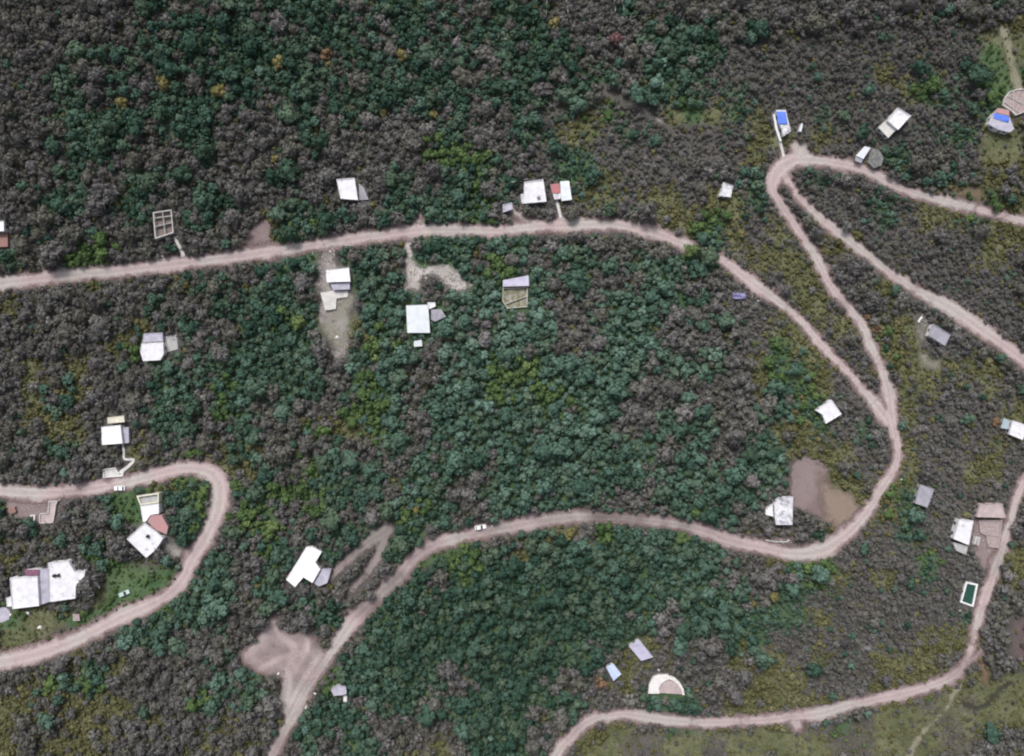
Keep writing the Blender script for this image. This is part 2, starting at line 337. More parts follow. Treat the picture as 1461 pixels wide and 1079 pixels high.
# ------------------------------------------------------------------ vegetation map, 30 px cells read off the photograph
# T dark green, B grey-brown dry, O olive, G bright green
TILES = [[
 "BBBBBBBBBBBT BBBBBBBBBTTT BBBTTBBTTTTT BBBTBTBBBBTT BBTTBBBTTTTT BBBTTTBTTTBB BBBTTTBBTTBB BBBTTBBBBTBB BBBTBBTTBBBB",
 "BTTTBBTTBBBT BBBTTBTTBBTT TTTBTTBTBBBT TTTBBTBTTBBT BTTBTTTTTTBT BBTBTBBBBBBB BBTBBBBBTTBB BBBBBBBBGGGB BTBBBBTBBTTT",
 "TBBBBTBBBBBB TTBBBBTTTTBT TTTBBBTTTTBB TTBTTBTTTBBB TBTTBBTTTBTB TBBOGBBOGOTO TTOOBTBBBBBO BBTTBBBBBBBO BBTTOBBBBBBT",
 "BBBBBBBBBBBB BBBBBBBBBBOO BBBBBBBBBBGO BBBBBOBTBTGT BBBBBBOGTBGG BBTBBBBBBBTB OBOBBBBBTTOO BBBBBTTBBBOO BBTBBBOBTBOB"],[
 "BBTTBTTBBTTB BBTBBBTBBTBB BBBBGBBBBBBB TBBGGBBBBBBB BBBBOBBBBTTB OBBBBBBTBBTT BBBBBBOBTBBT BBBBBOGBBBTT BOBOBBBTTTTT",
 "BBTBBBTTTTGB OTTTBBTTTTGB OGTBBBBTTTTT BTTBTTBTTTBG TTBBTTBBBBTG TTTBBTTTTTTT TGTOOTTTTTBT TTTBBGGTBTTT TTTBTTGBBTTG",
 "BBBOOBOOBOOT BBBBBTBOOGOB TBTBBBBBGTOB TBTTBTTTTTBO TTBTBBTTBBBB TTBBTTTTTBBB TTBBTTTBBBBB TTBBTTTBBBBB GTTTTTBTTTBO",
 "BBBBBTBOOGGO OBBBBTBOOTOO OBOOBBBBBBOO OOBBBBBBBBOB BOOBBOBBBBBB BOOBBBBBBBBB OOBOOOOBBBBB GOOBBGOBBBBB GTOBBOOOOOOB"],[
 "BOBOBBBTTBGT BOTOBBBTTBGT BBOOBBBTTBBT BBTBBBOBBBOT BBBBBBBBGGOO GBBBBTGOTGBG TTBBBGGBTGBG BBBBBBBBTTBB OBBBGGBBBBTB",
 "TTTBTGTBTTTG BTBBGGTBTTTG BBGOOGTBTTTT BBBTBBTTTTTT TBGTTTBTTTBT GGGTTTBTTBTT GBBTBBTGTBBT GBBTTTTTBTTB GTBTBBTTTGGT",
 "TGTTTTBBBBBO TGGTTBBTBBBB TTTTTBTTTTBT TTTTTTTBTBBT TTTTTTTTTTBT TTTTTBBTTTTT TTTBBBBTTTBB TTOBGTTTGTBB OTTTTTTTTTBB",
 "TGOBBBOOBBOB TTGBBBOBBBBO OOTBTBOBBBBO TOOOBBOBBBOB TBOOBBOBBOOB BBBOOOGBBBBB BBBOOOTBBBBB BBTBBBTBBBBB OGGBBBBGBBBO"],[
 "BBBBBGGGTTTB BBBBOGGGTTTB GOOGGTTTTTTB OOBBBBTTBBBB BBBOTOBBBBTB BOGTGBBBBBTT OOBOOOBBBGBT OBBOOOBOBBOB OBOOOBBBBOBO",
 "TBBBBBBTBGTT TBTBBTTTTTTT BBTTBTTTTTTT BBBBBTTTTTTT BBBBTTTTTTTT BBBGTTTTTBTT BBBTBTTTBTTT BBTTTBBBBTTT BBTBTTBBOBTT",
 "TTTTTTTTTTBB TTTTTTTTTTTB TTTTTTTBTTTT TTTTTTOBTBTT TTTTBOBBBBOO TTBBBOBTBBBO TTTBBBTTTBOO TBBOOOBTTOBO TBBOOBBOOBOO",
 "BTGOBOBTBBBO TTBBBBBBBBBB TTOBBBBBBTBB BBBBBBBOOOBB OBOBBOOOBBBB OOBBBOOOBOOO OOOBBOOBOBOO OBBTBOOOBOOO OOOBBOOOBBBB"]]
GRID = []
for band in TILES:
    rows = [t.split() for t in band]
    for r_ in range(9):
        line = ''.join(rows[c_][r_] for c_ in range(4))
        assert len(line) == 48, (r_, line)
        GRID.append(line)
CW, CH = 1461/48, 1079/36
def cell(px, py):
    i = min(47, max(0, int(px/CW))); j = min(35, max(0, int(py/CH)))
    return GRID[j][i]

# ------------------------------------------------------------------ roads and clearings, in photo pixels: x, y, width
def smooth(pts, step=5.0):
    P = np.array(pts, float); out = []
    for i in range(len(P)-1):
        p0, p1, p2, p3 = P[max(i-1, 0)], P[i], P[i+1], P[min(i+2, len(P)-1)]
        n = max(2, int(np.linalg.norm(p2[:2]-p1[:2])/step))
        for k in range(n):
            t = k/n
            out.append(0.5*((2*p1)+(p2-p0)*t+(2*p0-5*p1+4*p2-p3)*t*t+(3*p1-p0-3*p2+p3)*t**3))
    out.append(P[-1]); return np.array(out)
RA = [(-60,415,20),(0,404,19),(60,397,19),(120,391,19),(175,386,19),(240,378,18),(300,371,18),(366,362,19),(420,355,18),(466,347,16),(520,339,18),(566,332,18),(596,328,19),(630,328,16),(680,328,16),(716,329,15),(750,325,16),(790,322,18),(832,321,18),(882,321,18),(920,329,17),(945,336,17),(970,346,18),(1000,358,15),(1032,372,14),(1070,401,17),(1096,420,16),(1133,449,13),(1171,491,13),(1213,535,11),(1236,562,15),(1252,580,20),(1266,598,20)]
RB = [(1134,227,22),(1112,240,26),(1104,256,22),(1105,275,15),(1133,320,14),(1163,365,13),(1183,405,14),(1208,435,12),(1231,465,12),(1243,495,15),(1258,527,15),(1268,560,18),(1271,590,17),(1278,625,13),(1281,650,11),(1273,675,14),(1256,700,15),(1241,725,15),(1221,750,18),(1196,772,22),(1171,786,24),(1133,790,20),(1096,783,20),(1045,772,20),(1007,758,18),(957,747,15),(920,743,13),(882,738,13),(850,738,15),(820,738,19),(782,742,19),(732,751,19),(690,759,18),(641,770,20),(609,783,17),(586,800,17),(572,820,18),(549,841,18),(526,864,18),(504,884,22),(491,904,18),(474,929,15),(454,959,14),(436,984,16),(416,1024,18),(401,1054,17),(388,1080,17),(370,1125,17)]
RC = [(1116,246,16),(1128,264,11),(1141,283,11),(1176,315,14),(1211,343,14),(1246,370,15),(1281,398,16),(1321,421,19),(1359,441,21),(1396,467,20),(1434,494,20),(1461,514,20),(1510,550,20)]
RD = [(1112,244,24),(1134,228,22),(1166,229,17),(1196,233,15),(1221,239,13),(1244,247,13),(1266,259,14),(1286,269,14),(1321,280,14),(1359,290,14),(1396,299,13),(1434,309,13),(1461,315,13),(1520,328,13)]
RE = [(-60,698,22),(0,700,22),(40,703,20),(75,703,19),(125,698,18),(175,690,17),(213,680,17),(250,670,20),(276,668,22),(298,673,24),(311,686,26),(314,704,26),(311,728,24),(301,752,22),(288,776,22),(273,800,20),(262,824,19),(244,846,18),(213,864,21),(175,880,21),(138,899,22),(100,917,24),(50,934,25),(0,945,26),(-60,958,26)]
RF = [(770,1130,20),(795,1076,19),(812,1054,18),(832,1034,17),(852,1024,16),(872,1021,14),(895,1019,15),(920,1023,17),(957,1028,17),(1007,1031,16),(1057,1029,15),(1098,1027,16),(1133,1022,18),(1171,1018,18),(1208,1007,16),(1246,999,15),(1296,988,16),(1334,976,14),(1361,963,14),(1376,947,13),(1384,927,10),(1390,906,13),(1397,879,16),(1405,854,18),(1414,829,17),(1422,805,16),(1429,785,14),(1435,765,13),(1441,745,12),(1446,725,12),(1452,706,13),(1462,686,14),(1490,640,14)]
RF2 = [(1370,952,12),(1390,938,8),(1400,929,5)]
RG = [(553,756,22),(543,763,20),(529,771,14),(506,790,13),(489,806,13),(472,824,13)]
RG2 = [(551,760,14),(546,778,11),(536,800,11),(520,822,12),(502,842,10)]
DRIVE = [(772,323,12),(750,314,9),(738,304,9),(726,298,8)]
SPUR = [(594,322,14),(598,312,9),(601,306,4)]
PADTOP = [(1128,226),(1130,204),(1150,202),(1156,224),(1140,236)]
CLEAR_H = [(374,901),(385,884),(391,876),(398,878),(395,890),(397,902),(421,905),(448,902),(452,918),(463,930),(470,932),(456,960),(438,987),(424,1014),(412,1034),(401,1012),(398,990),(402,971),(392,962),(370,961),(348,946),(345,929),(360,919)]
SPURF = [(1122,1024),(1146,1022),(1146,1038),(1134,1045),(1125,1036)]
P_CLAY = [(1128,664),(1140,654),(1158,654),(1178,664),(1184,690),(1190,740),(1176,746),(1164,734),(1148,726),(1131,724)]
P_SAND = [(1170,676),(1190,690),(1212,704),(1232,728),(1218,748),(1196,756),(1180,742),(1170,712)]
P_DRIVE = [(342,358),(350,340),(360,322),(374,312),(384,318),(386,338),(382,356)]
P_YARD = [(454,360),(474,350),(482,378),(502,382),(506,430),(502,462),(497,490),(492,512),(476,514),(466,492),(456,468),(451,420)]
P_RUBBLE = [(579,338),(588,336),(590,370),(604,377),(640,374),(656,392),(672,408),(660,418),(640,410),(624,396),(604,400),(596,416),(576,416),(577,384)]
P_ORANGE = [(1360,268),(1398,264),(1412,284),(1408,292),(1384,286),(1366,281)]
P_BARE = [(1440,878),(1500,874),(1500,945),(1444,940)]
P_BARE2 = [(1392,948),(1406,942),(1414,958),(1412,976),(1404,978),(1398,962)]
P_SITE = [(8,712),(84,708),(88,722),(70,742),(56,750),(40,740),(10,736)]
P_YARD2 = [(1308,440),(1322,450),(1330,462),(1322,480),(1316,500),(1330,512),(1345,512),(1340,530),(1312,520),(1306,470)]
P_YARD3 = [(1386,740),(1434,738),(1428,790),(1416,824),(1404,812),(1392,790)]
P_YARDL = [(220,748),(236,760),(262,786),(258,800),(240,790),(224,784)]
P_YARD4 = [(1098,766),(1126,768),(1152,776),(1160,786),(1120,786),(1096,776)]
GP1 = [(1374,958,8),(1356,1000,6),(1344,1018,6),(1320,1042,9),(1300,1070,10),(1290,1100,10)]
GP2 = [(1430,40,8),(1436,62,14),(1442,84,14),(1448,104,10),(1455,130,12),(1462,150,14)]
DITCH = [(1374,1003,3),(1392,1010,4),(1408,1004,4),(1424,985,4),(1444,972,3),(1452,965,3)]
PALEP = [(860,128,6),(890,142,7),(920,160,7),(950,178,6),(962,190,4)]
FOOT = [(175,632,3),(177,645,3),(178,655,3),(191,656,4),(184,665,4),(172,674,5)]
FOOT2 = [(794,285,4),(797,298,4),(800,311,4)]
FOOT3 = [(249,338,3),(253,346,4),(258,356,5),(262,366,6)]
FOOT4 = [(1106,186,3),(1112,200,4),(1118,224,3)]

X0, Y0, ST = -75, -75, 2.5
GX = np.arange(X0, 1461+76, ST); GY = np.arange(Y0, 1079+76, ST)
PX, PY = np.meshgrid(GX, GY)
def line_field(pts, field=None, uf=None):
    """signed distance (px) inside a road: half width minus distance to its centre line"""
    P = smooth(pts)
    if field is None: field = np.full(PX.shape, -60.0); uf = np.ones(PX.shape)
    for a, b in zip(P[:-1], P[1:]):
        m = max(a[2], b[2])+45
        i0 = max(0, int((min(a[0], b[0])-m-X0)/ST)); i1 = min(len(GX), int((max(a[0], b[0])+m-X0)/ST)+2)
        j0 = max(0, int((min(a[1], b[1])-m-Y0)/ST)); j1 = min(len(GY), int((max(a[1], b[1])+m-Y0)/ST)+2)
        if i1 <= i0 or j1 <= j0: continue
        x = PX[j0:j1, i0:i1]; y = PY[j0:j1, i0:i1]
        d = b[:2]-a[:2]; t = np.clip(((x-a[0])*d[0]+(y-a[1])*d[1])/max(d.dot(d), 1e-6), 0, 1)
        dist = np.hypot(x-a[0]-t*d[0], y-a[1]-t*d[1]); hw = (a[2]+(b[2]-a[2])*t)/2
        e = hw-dist; sub = field[j0:j1, i0:i1]; us = uf[j0:j1, i0:i1]
        w = e > sub; sub[w] = e[w]; us[w] = (dist/np.maximum(hw, 1))[w]
    return field, uf
def poly_field(poly, field=None, uf=None):
    P = np.array(poly, float)
    if field is None: field = np.full(PX.shape, -60.0); uf = np.ones(PX.shape)
    m = 45
    i0 = max(0, int((P[:, 0].min()-m-X0)/ST)); i1 = min(len(GX), int((P[:, 0].max()+m-X0)/ST)+2)
    j0 = max(0, int((P[:, 1].min()-m-Y0)/ST)); j1 = min(len(GY), int((P[:, 1].max()+m-Y0)/ST)+2)
    if i1 <= i0 or j1 <= j0: return field, uf
    x = PX[j0:j1, i0:i1]; y = PY[j0:j1, i0:i1]
    dm = np.full(x.shape, 1e9); ins = np.zeros(x.shape, bool)
    for k in range(len(P)):
        a, b = P[k-1], P[k]; d = b-a
        t = np.clip(((x-a[0])*d[0]+(y-a[1])*d[1])/max(d.dot(d), 1e-6), 0, 1)
        dm = np.minimum(dm, np.hypot(x-a[0]-t*d[0], y-a[1]-t*d[1]))
        c = (a[1] > y) != (b[1] > y)
        with np.errstate(divide='ignore', invalid='ignore'):
            xi = a[0]+(y-a[1])*d[0]/(d[1] if d[1] else 1e-9)
        ins ^= c & (x < xi)
    e = np.where(ins, dm, -dm); sub = field[j0:j1, i0:i1]; us = uf[j0:j1, i0:i1]
    w = e > sub; sub[w] = e[w]; us[w] = np.clip(1-e/25, 0, 1)[w]
    return field, uf
def sheet(name, mat, zoff, lines=(), polys=(), margin=10):
    f = u = None
    for l in lines: f, u = line_field(l, f, u)
    for p in polys: f, u = poly_field(p, f, u)
    keep = f > -margin
    c = keep[:-1, :-1] | keep[1:, :-1] | keep[:-1, 1:] | keep[1:, 1:]
    jj, ii = np.nonzero(c); nx = len(GX)
    q = np.stack([(jj+1)*nx+ii, (jj+1)*nx+ii+1, jj*nx+ii+1, jj*nx+ii], 1)
    used, inv = np.unique(q.ravel(), return_inverse=True)
    x, y, z = W(PX.ravel()[used], PY.ravel()[used])
    dull = DULL.ravel()[used] if name == 'dirt_road' else np.zeros(len(used))
    me = np_mesh(name, np.stack([x, y, z+zoff], 1), inv.reshape(-1, 4), [], [mat], {'edge': f.ravel()[used]*S, 'u': u.ravel()[used], 'dull': dull})
    o = link(name, me); prop(o, kind='structure'); return f
DULL = np.zeros(PX.shape)      # stretches of duller, darker road colour
for x_, y_, r_, a_ in ((880,738,75,0.85),(800,742,60,0.40),(960,748,50,0.50),(700,758,60,0.30),(1030,768,60,0.25),(600,790,50,0.40),(560,832,45,0.65),(530,862,35,0.75),(400,950,80,0.30),(440,960,50,0.35),(395,1060,45,0.45),(90,700,60,0.12),(240,850,40,0.2),(1370,962,40,0.35),(1112,300,40,0.15),(1420,800,40,0.3),(830,1040,40,0.15),(660,328,50,0.12)):
    DULL = np.maximum(DULL, a_*np.clip(1.6*(1-np.hypot(PX-x_, PY-y_)/r_), 0, 1))
_h = poly_field(CLEAR_H)[0]; _l = np.full(PX.shape, -60.0)
for l_ in ([(392,884,5),(398,905,5),(420,925,8),(412,960,9),(408,1000,8),(412,1030,6)], [(386,892,5),(368,918,8),(350,936,7)], [(440,908,5),(436,930,6),(420,958,5)], [(478,922,8),(456,955,8),(436,984,8),(414,1024,8)], [(458,935,4),(430,975,4),(412,1010,4)], [(372,955,5),(398,940,5),(430,932,5)]):
    _l = np.maximum(_l, line_field(l_)[0])
DULL = np.maximum(DULL, np.where(_h > -4, 0.62*np.clip(0.5-_l/7, 0, 1)*np.clip(1+_h/6, 0, 1), 0))
roadF = sheet('dirt_road', M['road'], 0.16, [RA, RB, RC, RD, DRIVE, SPUR], [CLEAR_H, PADTOP])
for a in ((RE,), ): roadF = np.maximum(roadF, sheet('dirt_road', M['road'], 0.16, a, []))
roadF = np.maximum(roadF, sheet('dirt_road', M['road'], 0.16, [RF, RF2], [SPURF]))
roadF = np.maximum(roadF, sheet('grey_track_road', M['track'], 0.16, [RG, RG2]))
softF = np.full(PX.shape, -60.0); clearF = np.full(PX.shape, -60.0); pathF = np.full(PX.shape, -60.0)
for zi, (nm, mt, ln, pl) in enumerate((('clay_ground', 'clay', [], [P_CLAY]), ('sandy_ground', 'sand', [], [P_SAND]), ('driveway_ground', 'clay', [], [P_DRIVE]),
                       ('yard_ground', 'yard', [], [P_YARD]), ('rubble_ground', 'rubblebed', [], [P_RUBBLE]), ('orange_ground', 'orange', [], [P_ORANGE]),
                       ('bare_ground', 'bare', [], [P_BARE]), ('bare_ground', 'orange', [], [P_BARE2]), ('building_site_ground', 'clay', [], [P_SITE]),
                       ('yard_ground', 'yard', [], [P_YARD2]), ('yard_ground', 'clay', [], [P_YARD3]), ('yard_ground', 'yard', [], [P_YARDL]),
                       ('roadside_ground', 'clay', [], [P_YARD4]), ('grass_path', 'grasspath', [GP1], []), ('grass_path', 'grasspath', [GP2], []),
                       ('dry_path', 'yard', [PALEP], []), ('ditch_ground', 'drain', [DITCH], []))):
    f_ = sheet(nm, M[mt], 0.04+0.005*zi, ln, pl); clearF = np.maximum(clearF, f_)
    if mt in ('bare', 'orange', 'grasspath'): softF = np.maximum(softF, f_)
for nm, ln in (('concrete_path', FOOT), ('concrete_path', FOOT2), ('concrete_path', FOOT3), ('concrete_path', FOOT4)):
    P = smooth(ln, 3.0); mb = MB(); L = []; Rr = []
    for i in range(len(P)):
        d = P[min(i+1, len(P)-1)][:2]-P[max(i-1, 0)][:2]; d /= np.linalg.norm(d); n = np.array((-d[1], d[0]))*P[i][2]/2
        for lst, sg in ((L, 1), (Rr, -1)):
            x, y, z = W(P[i][0]+sg*n[0], P[i][1]+sg*n[1]); lst.append((float(x), float(y), float(z)+0.24))
    V = L+Rr+[(a, b, c-0.4) for a, b, c in L+Rr]; k = len(L)
    F = [(i, i+1, k+i+1, k+i) for i in range(k-1)]+[(2*k+i+1, 2*k+i, i, i+1) for i in range(k-1)]+[(k+i, k+i+1, 3*k+i+1, 3*k+i) for i in range(k-1)]
    mb.add(V, F); prop(mb.build(nm, M['concrete_pale']), kind='structure')
    pathF = np.maximum(pathF, line_field(ln)[0])

def ground_sheet():
    a = np.arange(-250, 250.1, 2.0); o = 250*1.12**np.arange(1, 27)
    xs = np.concatenate([-o[::-1], a, o]); a2 = np.arange(-200, 200.1, 2.0); o2 = 200*1.12**np.arange(1, 29)
    ys = np.concatenate([-o2[::-1], a2, o2])
    x, y = np.meshgrid(xs, ys); z = ground(x, y)
    px, py = toppx(x, y, z)
    ol = np.array([[1.0 if c == 'O' else 0.45 if c == 'G' else 0.0 for c in r] for r in GRID])
    gr = np.array([[1.0 if c == 'G' else 0.85 if c == 'T' else 0.0 for c in r] for r in GRID])
    fi = np.clip(px/CW-0.5, 0, 46.999); fj = np.clip(py/CH-0.5, 0, 34.999)
    i = fi.astype(int); j = fj.astype(int); u = fi-i; v = fj-j
    fade = np.exp(-np.maximum(0, np.maximum(np.maximum(-px, px-1461), np.maximum(-py, py-1079)))/60.0)
    bil = lambda A: (fade*(A[j, i]*(1-u)*(1-v)+A[j, i+1]*u*(1-v)+A[j+1, i]*(1-u)*v+A[j+1, i+1]*u*v)).ravel()
    nx = len(xs); jj, ii = np.meshgrid(np.arange(len(ys)-1), np.arange(nx-1), indexing='ij'); jj = jj.ravel(); ii = ii.ravel()
    q = np.stack([jj*nx+ii, jj*nx+ii+1, (jj+1)*nx+ii+1, (jj+1)*nx+ii], 1)
    me = np_mesh('ground', np.stack([x.ravel(), y.ravel(), z.ravel()], 1), q, [], [M['ground']], {'olive': bil(ol), 'green': bil(gr)})
    prop(link('ground', me), kind='structure')
ground_sheet()
#PART2
# ------------------------------------------------------------------ buildings
houseF = np.full(PX.shape, -60.0)
LAND = []        # landmarks for the tree labels: px, py, phrase
def window(parent, a, b, t, z, w, h, off):
    a = np.array(a); b = np.array(b); d = (b-a)/np.linalg.norm(b-a); n = np.array((d[1], -d[0]))
    c = a+(b-a)*t+n*0.015; ang = math.atan2(d[1], d[0])
    mb = MB(); mb.box((c[0], c[1], z), w, 0.05, h, ang)
    o = mb.build('window', M['glass'], parent, off)
    fr = MB(); c2 = c+n*0.012
    for sx in (-1, 1): fr.box((c2[0]+d[0]*sx*(w/2+0.03), c2[1]+d[1]*sx*(w/2+0.03), z), 0.06, 0.09, h+0.12, ang)
    for sz in (-1, 1): fr.box((c2[0], c2[1], z+sz*(h/2+0.03)), w-0.004, 0.085, 0.06, ang)
    fr.box((c2[0], c2[1], z), 0.04, 0.08, h-0.004, ang)
    fo = fr.build('frame', M['frame'], o); return o
def door(parent, a, b, t, z0, off):
    a = np.array(a); b = np.array(b); d = (b-a)/np.linalg.norm(b-a); n = np.array((d[1], -d[0]))
    c = a+(b-a)*t+n*0.015; ang = math.atan2(d[1], d[0])
    mb = MB(); mb.box((c[0], c[1], z0+1.0), 0.9, 0.06, 2.0, ang); o = mb.build('door', M['wood'], parent, off)
    k = MB(); c2 = c+n*0.06+d*0.33; k.lathe([(0.0, -0.04), (0.04, -0.03), (0.04, 0.03), (0.0, 0.04)], (c2[0], c2[1], z0+1.0), 8)
    k.build('handle', M['steel'], o, off if False else off)
    return o
def H(name, label, cat, blocks, ref=None, wins=True, group=None):
    """blocks: (kind, polygon in photo px of the visible top outline, top height above ground, top material, wall material, opts)"""
    P0 = np.array(blocks[0][1], float).mean(0)
    gx, gy, gz = W(P0[0], P0[1]); z0 = float(gz)
    bx, by = plane(P0[0], P0[1], z0+blocks[0][2])
    off = (float(bx), float(by), z0)
    root = empty(name, off); prop(root, label, cat, group)
    global houseF
    for bi, (kind, ppx, h, mt, mw, *op) in enumerate(blocks):
        op = op[0] if op else {}
        pre = '' if bi == 0 else 'annex_'
        pre = op.get('pre', pre)
        houseF = poly_field(ppx, houseF.copy(), np.ones(PX.shape))[0]
        z1 = z0+h
        poly = ccw([tuple(float(q) for q in plane(a, b, z1)) for a, b in ppx])
        lo = min(float(ground(p[0], p[1])) for p in poly)-0.6
        mt = M[mt]; mw = M[mw]
        if kind in ('flat', 'sheet'):
            wp = inset(poly, 0.12 if kind == 'flat' else op.get('hang', 0.3))
            wt = z1-0.16 if kind == 'flat' else z1-0.45
            if op.get('posts'):
                mb = MB()
                for p in inset(poly, 0.35): mb.box((p[0], p[1], (lo+wt+0.3)/2), 0.14, 0.14, wt+0.3-lo)
                for p in (wp,): mb.ring(wp, inset(wp, 0.12), wt-0.05, wt+0.1)
                mb.build(pre+'post_frame', mw, root, off)
            else:
                mb = MB(); mb.ring(wp, inset(wp, 0.15), lo, wt); mb.build(pre+'wall', mw, root, off)
                fl = MB(); fl.prism(inset(wp, 0.16), z0-0.3, z0+0.12); fl.build(pre+'floor', M['concrete'], root, off)
            if kind == 'flat':
                mb = MB(); mb.prism(poly, z1-0.15, z1, bottom=True); mb.build(pre+'roof', mt, root, off)
                ph = op.get('par', 0.35)
                if ph > 0:
                    mb = MB(); pp = inset(poly, 0.03); mb.ring(pp, inset(pp, 0.16), z1-0.002, z1+ph); mb.build(pre+'parapet', mw if op.get('parw') else mt, root, off)
            else:
                c = np.mean(poly, 0); dr = np.array(op.get('dir', (0.3, 1.0))); dr = dr/np.linalg.norm(dr); sl = op.get('slope', 0.07)
                zf = lambda p, dz=0.0: z1-0.05+sl*float((np.array(p)-c).dot(dr))+dz
                mb = MB(); mb.prism(poly, lambda p: zf(p), lambda p: zf(p, 0.05), bottom=True); mb.build(pre+'roof', mt, root, off)
                # gable filler between wall top and tilted roof
                mb = MB(); a_ = inset(poly, op.get('hang', 0.3)+0.002); b_ = inset(a_, 0.12); n = len(a_)
                if not op.get('posts'):
                    V = [(p[0], p[1], wt-0.02) for p in a_]+[(p[0], p[1], zf(p)-0.004) for p in a_]
                    mb.add(V, [(i, (i+1) % n, n+(i+1) % n, n+i) for i in range(n)]); mb.build(pre+'gable', mw, root, off)
            if wins and not op.get('posts') and not op.get('nowin'):
                zt = wt; n = len(wp); L = [np.linalg.norm(np.array(wp[(i+1) % n])-np.array(wp[i])) for i in range(n)]
                di = int(np.argmin([((np.array(wp[(i+1) % n])+np.array(wp[i]))/2)[1]-L[i]*0.2 for i in range(n)]))
                for i in range(n):
                    a, b = wp[i], wp[(i+1) % n]
                    if zt-z0 < 2.1 or L[i] < 2.2: continue
                    if i == di and bi == 0:
                        if L[i] > 1.6: door(root, a, b, 0.3, z0+0.1, off)
                        if L[i] > 3.2: window(root, a, b, 0.7, z0+1.5, min(1.3, L[i]*0.28), 1.0, off)
                    else:
                        k = 1 if L[i] < 4.5 else 2
                        for w_ in range(k): window(root, a, b, (w_+0.5)/k, z0+1.5, min(1.2, L[i]*0.3), 1.0, off)
        elif kind == 'open':
            th = op.get('th', 0.22)
            gm = max(float(ground(p[0], p[1])) for p in poly); z1 = max(z1, gm+0.55)
            mb = MB(); mb.ring(poly, inset(poly, th), lo, z1); mb.build(pre+'wall', mw, root, off)
            mb = MB(); mb.prism(inset(poly, th+0.002), lo, max(z0+op.get('fl', 0.2), gm+0.1)); mb.build(pre+'floor', mt, root, off)
            if op.get('part'):
                mb = MB(); ip = inset(poly, th+0.004)
                for (i, t, j, s) in op['part']:
                    a = np.array(ip[i])*(1-t)+np.array(ip[(i+1) % len(ip)])*t; b = np.array(ip[j])*(1-s)+np.array(ip[(j+1) % len(ip)])*s
                    d = b-a; c = (a+b)/2; zz = (z0+0.2+z1-0.15)/2
                    mb.box((c[0], c[1], zz), np.linalg.norm(d), 0.15, z1-0.15-z0-0.2, math.atan2(d[1], d[0]))
                mb.build(pre+'partition', mw, root, off)
        elif kind == 'slab':
            z1 = max(z1, max(float(ground(p[0], p[1])) for p in poly)+0.08)
            mb = MB(); mb.prism(poly, lo, z1); mb.build(op.get('nm', pre+'terrace'), mt, root, off)
    if ref: LAND.append((P0[0], P0[1], ref))
    return root, z0

def tank(px, py, zt, label, mat='plastic_black', r=0.55, h=1.3, group=None):
    x, y = plane(px, py, zt+h); root = empty('water_tank', (float(x), float(y), zt)); prop(root, label, 'water tank', group)
    mb = MB(); mb.lathe([(r*0.94, 0), (r, 0.06), (r, h*0.3), (r*0.97, h*0.33), (r, h*0.36), (r, h*0.72), (r*0.8, h*0.86), (r*0.45, h*0.94)], n=20); mb.build('body', M[mat], root, smooth=True)
    mb = MB(); mb.lathe([(r*0.40, h*0.94), (r*0.44, h*0.95), (r*0.44, h*1.0), (r*0.3, h*1.04)], n=14); mb.build('lid', M[mat], root)
    return root
def Q(*a): return [(a[i], a[i+1]) for i in range(0, len(a), 2)]

H('house', 'white flat roofed house with grey shade block standing alone in the wood above top road', 'house',
  [('flat', Q(480,256,506,254,511,286,486,284), 3.2, 'white', 'wall_white', {}), ('slab', Q(512,262,519,268,526,285,512,286), 0.9, 'lilac_dark', 'lilac_dark', {'nm': 'shade_block'})], 'the lone white house above the road')  # low dark block stands in for the shade beside the house wall
_, z = H('house', 'white flat roofed house with a grey stain beside the red roofed shelter', 'house',
  [('flat', Q(748,260,775,256,780,288,747,291), 3.2, 'white', 'wall_white', {}), ('slab', Q(743,277,748,277,747,291,744,290), 1.6, 'white_dirty', 'wall_white', {'nm': 'porch'})], 'the white house near the red shelter')
tank(768.5, 281, z+3.2, 'grey water tank on the white roof beside the red shelter', 'plastic_grey', 0.6, 1.1)
H('house', 'narrow white metal roofed house on the right of the red roofed shelter', 'house',
  [('sheet', Q(799,259,812,258,816,285,801,287), 3.0, 'sheet', 'wall_white', {'dir': (-1, 0.1)})], 'the narrow metal roofed house')
H('shelter', 'small red roofed shelter with white porch between two white houses', 'shelter',
  [('flat', Q(785,263,798,262,800,275,788,276), 2.6, 'red', 'wall_white', {'par': 0.0}), ('flat', Q(788.5,276.5,800.5,275.5,800,284,791,285), 2.3, 'white_dirty', 'wall_white', {'par': 0.12, 'nowin': 1})], 'the red roofed shelter', wins=False)
H('gatehouse', 'small pale lilac gatehouse at the end of a grey driveway by the top road', 'gatehouse',
  [('flat', Q(717,292,730,289,732,299,717.5,303.5), 2.6, 'lilac', 'lilac', {'par': 0.25})], 'the pale gatehouse')
H('house', 'plain bright white rectangular house with paved white terrace just below the top road', 'house',
  [('flat', Q(465,386,498,382,500,402,466,403), 3.3, 'white_clean', 'wall_white', {'par': 0.12}),
   ('flat', Q(471,404.5,499,403,499,413,475,414), 2.2, 'lilac', 'lilac', {'par': 0, 'nowin': 1}),
   ('slab', Q(457,418,476,414.5,497,415,496,424,480,426,479,441,464,443), 0.6, 'concrete_pale', 'wall_white', {'nm': 'terrace'})], 'the bright white terrace house')
